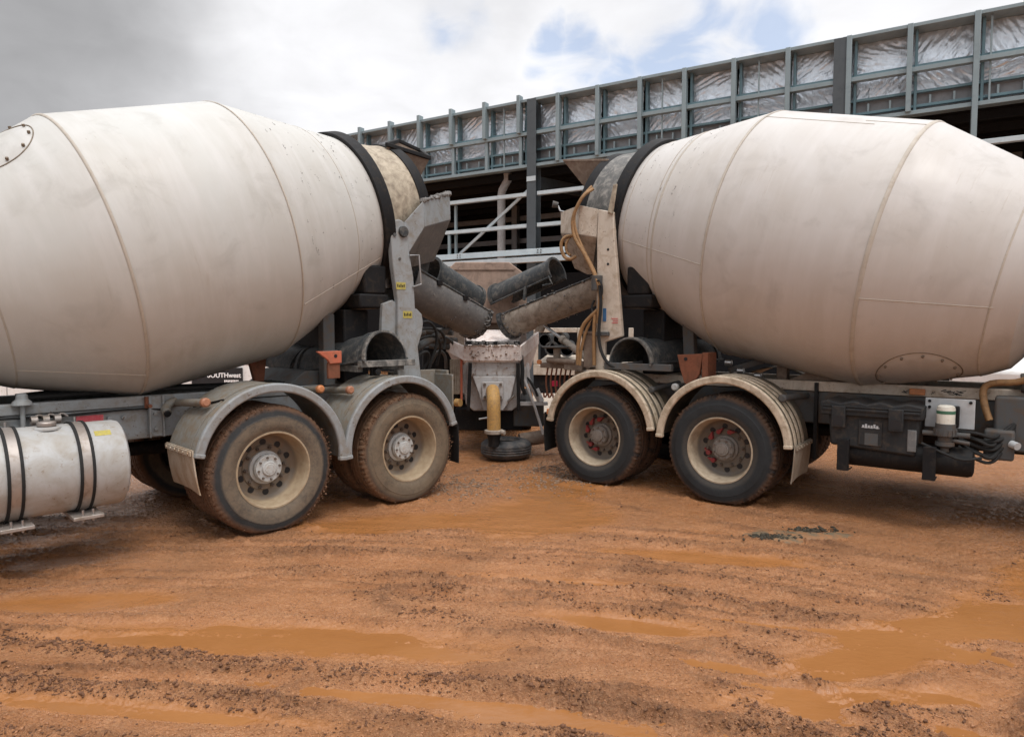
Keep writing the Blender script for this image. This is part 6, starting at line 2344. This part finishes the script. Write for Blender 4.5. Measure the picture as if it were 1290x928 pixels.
# soffit, roof and dark interior
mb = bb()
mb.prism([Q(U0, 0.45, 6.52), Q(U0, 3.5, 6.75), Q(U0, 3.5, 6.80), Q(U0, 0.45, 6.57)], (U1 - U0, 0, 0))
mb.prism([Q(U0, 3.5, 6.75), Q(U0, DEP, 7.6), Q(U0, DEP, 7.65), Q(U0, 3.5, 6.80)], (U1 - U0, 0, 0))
mb.build('roof', 'shed_shade', bld)
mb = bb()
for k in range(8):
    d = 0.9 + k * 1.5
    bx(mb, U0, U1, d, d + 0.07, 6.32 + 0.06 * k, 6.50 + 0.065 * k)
mb.build('purlin', 'shed_shade', bld)
for u in (0.012, -8.13, -16.3, 8.1):
    mb = bb()
    mb.bar(Q(u, 0.3, 6.0), Q(u, 8, 6.75), 0.16, 0.34)
    mb.build('rafter', 'column_dark', bld)
for k, u in enumerate((4.05, 0.012, -4.05, -8.13, -12.2)):
    mb = bb()
    bx(mb, u - 0.12, u + 0.12, 6.0, 6.25, 3.5, 6.6)
    mb.build('inner_column', 'flashing', bld, bevel=0.006)
for w in (5.2, 6.1):
    mb = bb()
    bx(mb, U0, U1, 6.26, 6.40, w - 0.10, w + 0.10)
    mb.build('inner_beam', 'flashing', bld, bevel=0.006)
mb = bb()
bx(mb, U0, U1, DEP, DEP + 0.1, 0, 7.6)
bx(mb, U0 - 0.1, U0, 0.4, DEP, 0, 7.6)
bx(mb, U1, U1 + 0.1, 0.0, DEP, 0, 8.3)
mb.build('wall', 'shed_shade', bld)
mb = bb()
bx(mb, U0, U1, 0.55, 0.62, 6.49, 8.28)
mb.build('parapet_back', 'shed_shade', bld)
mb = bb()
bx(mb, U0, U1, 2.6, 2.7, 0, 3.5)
mb.build('inner_wall', 'shed_shade', bld)

# ================================================================== BACKGROUND THINGS
# white hoarding seen under the grey drum
hd = thing('site_hoarding', 'white hoarding panels standing behind the grey mixer truck', 'hoarding', (-9.5, 14.0, 0))
for i in range(8):
    mb = MB()
    mb.bounds(-4.4 + i * 1.11, -3.31 + i * 1.11, -0.02, 0.02, 0.1, 2.05)
    mb.build('panel', 'white_paint', hd, bevel=0.004)
mb = MB()
for i in range(9):
    mb.bounds(-4.43 + i * 1.11, -4.38 + i * 1.11, 0.021, 0.07, 0, 2.08)
mb.build('frame_post', 'galv', hd)
sx0, sz0 = -6.43, 0.60
sg = thing('sign_board', 'black sign reading SOUTHwest in white letters on the white hoarding', 'sign', (-6.26, 13.95, 0.535))
mb = MB()
mb.bounds(-0.42, 0.635, -0.015, 0.02, -0.12, 0.30)
mb.build('board', 'sign_black', sg)


def text(name, body, size, loc, parent, mat, bold=0.0):
    cu = bpy.data.curves.new(name, 'FONT')
    cu.body, cu.size, cu.extrude, cu.offset = body, size, 0.004, bold
    cu.align_x = 'CENTER'
    tmp = bpy.data.objects.new('tmp', cu)
    C.objects.link(tmp)
    dg = bpy.context.evaluated_depsgraph_get()
    me = bpy.data.meshes.new_from_object(tmp.evaluated_get(dg))
    bpy.data.objects.remove(tmp)
    me.materials.clear()
    me.materials.append(MT[mat])
    o = bpy.data.objects.new(name, me)
    C.objects.link(o)
    o.parent = parent
    o.location = loc
    o.rotation_euler = (PI / 2, 0, 0)
    return o


lt = text('lettering', 'SOUTHwest', 0.2, (0.26, -0.021, 0.10), sg, 'sign_white', 0.005)
k_ = 0.70 / lt.dimensions.x
lt.scale = (k_, k_, 1)
mb = MB()
for i in range(9):
    mb.bounds(0.26 + i * 0.034, 0.286 + i * 0.034, -0.022, -0.014, 0.0 + 0.006 * (i % 2), 0.045)
mb.build('small_print', 'sign_white', sg)
mb = MB()
for r_ in range(2):
    for i in range(10):
        mb.bounds(i * 0.034, 0.026 + i * 0.034, 0.0, 0.012, r_ * 0.055, 0.03 + r_ * 0.055)
o = mb.build('printed_notice', 'sign_black', hd)
o.location = (3.94, -0.034, 0.90)

# pale works truck whose tail shows right of the pump
wk = thing('pipe_trailer', 'cream trailer with dark pipe ends in its rack, standing beyond the pump', 'trailer', (1.35, 11.6, 0), math.radians(-6))
mb = MB()
mb.bounds(-0.98, 0.75, 0.0, 4.6, 0.92, 1.02)
mb.build('deck', 'cream_paint', wk, bevel=0.01)
mb = MB()
mb.bounds(-0.98, 0.75, -0.04, -0.004, 0.84, 1.02)
mb.build('rear_beam', 'cream_paint', wk, bevel=0.008)
mb = MB()
mb.bounds(-0.98, 0.75, 0.02, 0.08, 0.52, 0.84)
mb.build('lamp_board', 'black_steel_shaded', wk, bevel=0.006)
for x in (-0.60, 0.6):
    mb = MB()
    mb.bounds(x - 0.06, x + 0.04, 0.0, 0.019, 0.64, 0.74)
    mb.build('tail_lamp', 'tail_red', wk, bevel=0.006)
mb = MB()
mb.plate([(-0.98, -0.06, 0.52), (0.75, -0.06, 0.52), (0.75, -0.3, 0.20), (-0.98, -0.3, 0.20)], 0.03)
mb.build('rear_flap', 'cream_paint', wk, bevel=0.006)
mb = MB()
mb.bounds(-0.22, -0.14, -0.02, 0.06, 1.03, 1.66)
mb.bounds(-0.98, -0.225, -0.02, 0.06, 1.58, 1.66)
mb.bounds(0.66, 0.74, -0.02, 0.06, 1.03, 1.66)
mb.bounds(-0.98, -0.90, -0.02, 0.06, 1.03, 1.57)
mb.build('pipe_rack', 'cream_paint', wk, bevel=0.008)
for (x, z_) in ((-0.66, 1.30), (-0.40, 1.28), (-0.53, 1.46), (-0.78, 1.44)):
    mb = MB()
    mb.lathe([(-0.05, 0.10), (-0.05, 0.125), (0.0, 0.128), (0.02, 0.115), (3.2, 0.115), (3.2, 0.10), (-0.04, 0.10)], 24, 'y', (x, 0.05, z_))
    mb.build('delivery_pipe', 'chute_dark', wk)
for y_ in (2.2, 3.3):
    for x in (-0.82, 0.6):
        mb = MB()
        mb.lathe([(-0.11, 0.24), (-0.12, 0.34), (-0.10, 0.46), (0.10, 0.46), (0.12, 0.34), (0.11, 0.24)], 40, 'x', (x, y_, 0.46))
        mb.lathe([(-0.09, 0.245), (-0.03, 0.18), (-0.03, 0.001)], 32, 'x', (x, y_, 0.46))
        mb.build('wheel', 'rubber', wk)

# white van far right, a corner of it shows past the cream drum
vn = thing('parked_van', 'white van parked behind the cream mixer truck cab end', 'van', (10.05, 12.2, 0), math.radians(30))
prof = [(-2.2, 0.35), (-2.2, 0.95), (-1.45, 1.18), (-0.75, 1.85), (-0.5, 1.95), (2.3, 1.95), (2.4, 1.8), (2.4, 0.35)]
mb = MB()
mb.prism([(x, -0.85, z_) for x, z_ in prof], (0, 1.7, 0))
mb.build('body', 'white_paint', vn, bevel=0.06)
mb = MB()
for y_ in (-0.862, 0.852):
    mb.prism([(-1.2, y_, 1.22), (-0.7, y_, 1.75), (0.2, y_, 1.75), (0.2, y_, 1.22)], (0, 0.01, 0))
mb.build('side_window', 'glass_dark', vn)
mb = MB()
mb.plate([(-1.42, -0.75, 1.22), (-1.42, 0.75, 1.22), (-0.80, 0.75, 1.82), (-0.80, -0.75, 1.82)], 0.02)
mb.build('windscreen', 'glass_dark', vn)
for x in (-1.5, 1.5):
    for y_ in (-0.80, 0.80):
        mb = MB()
        mb.lathe([(-0.1, 0.2), (-0.1, 0.3), (-0.08, 0.33), (0.08, 0.33), (0.1, 0.3), (0.1, 0.2)], 36, 'y', (x, y_, 0.33))
        mb.lathe([(-0.09, 0.2), (-0.06, 0.1), (0.06, 0.1), (0.09, 0.2)], 36, 'y', (x, y_, 0.33))
        mb.build('wheel', 'rubber', vn)
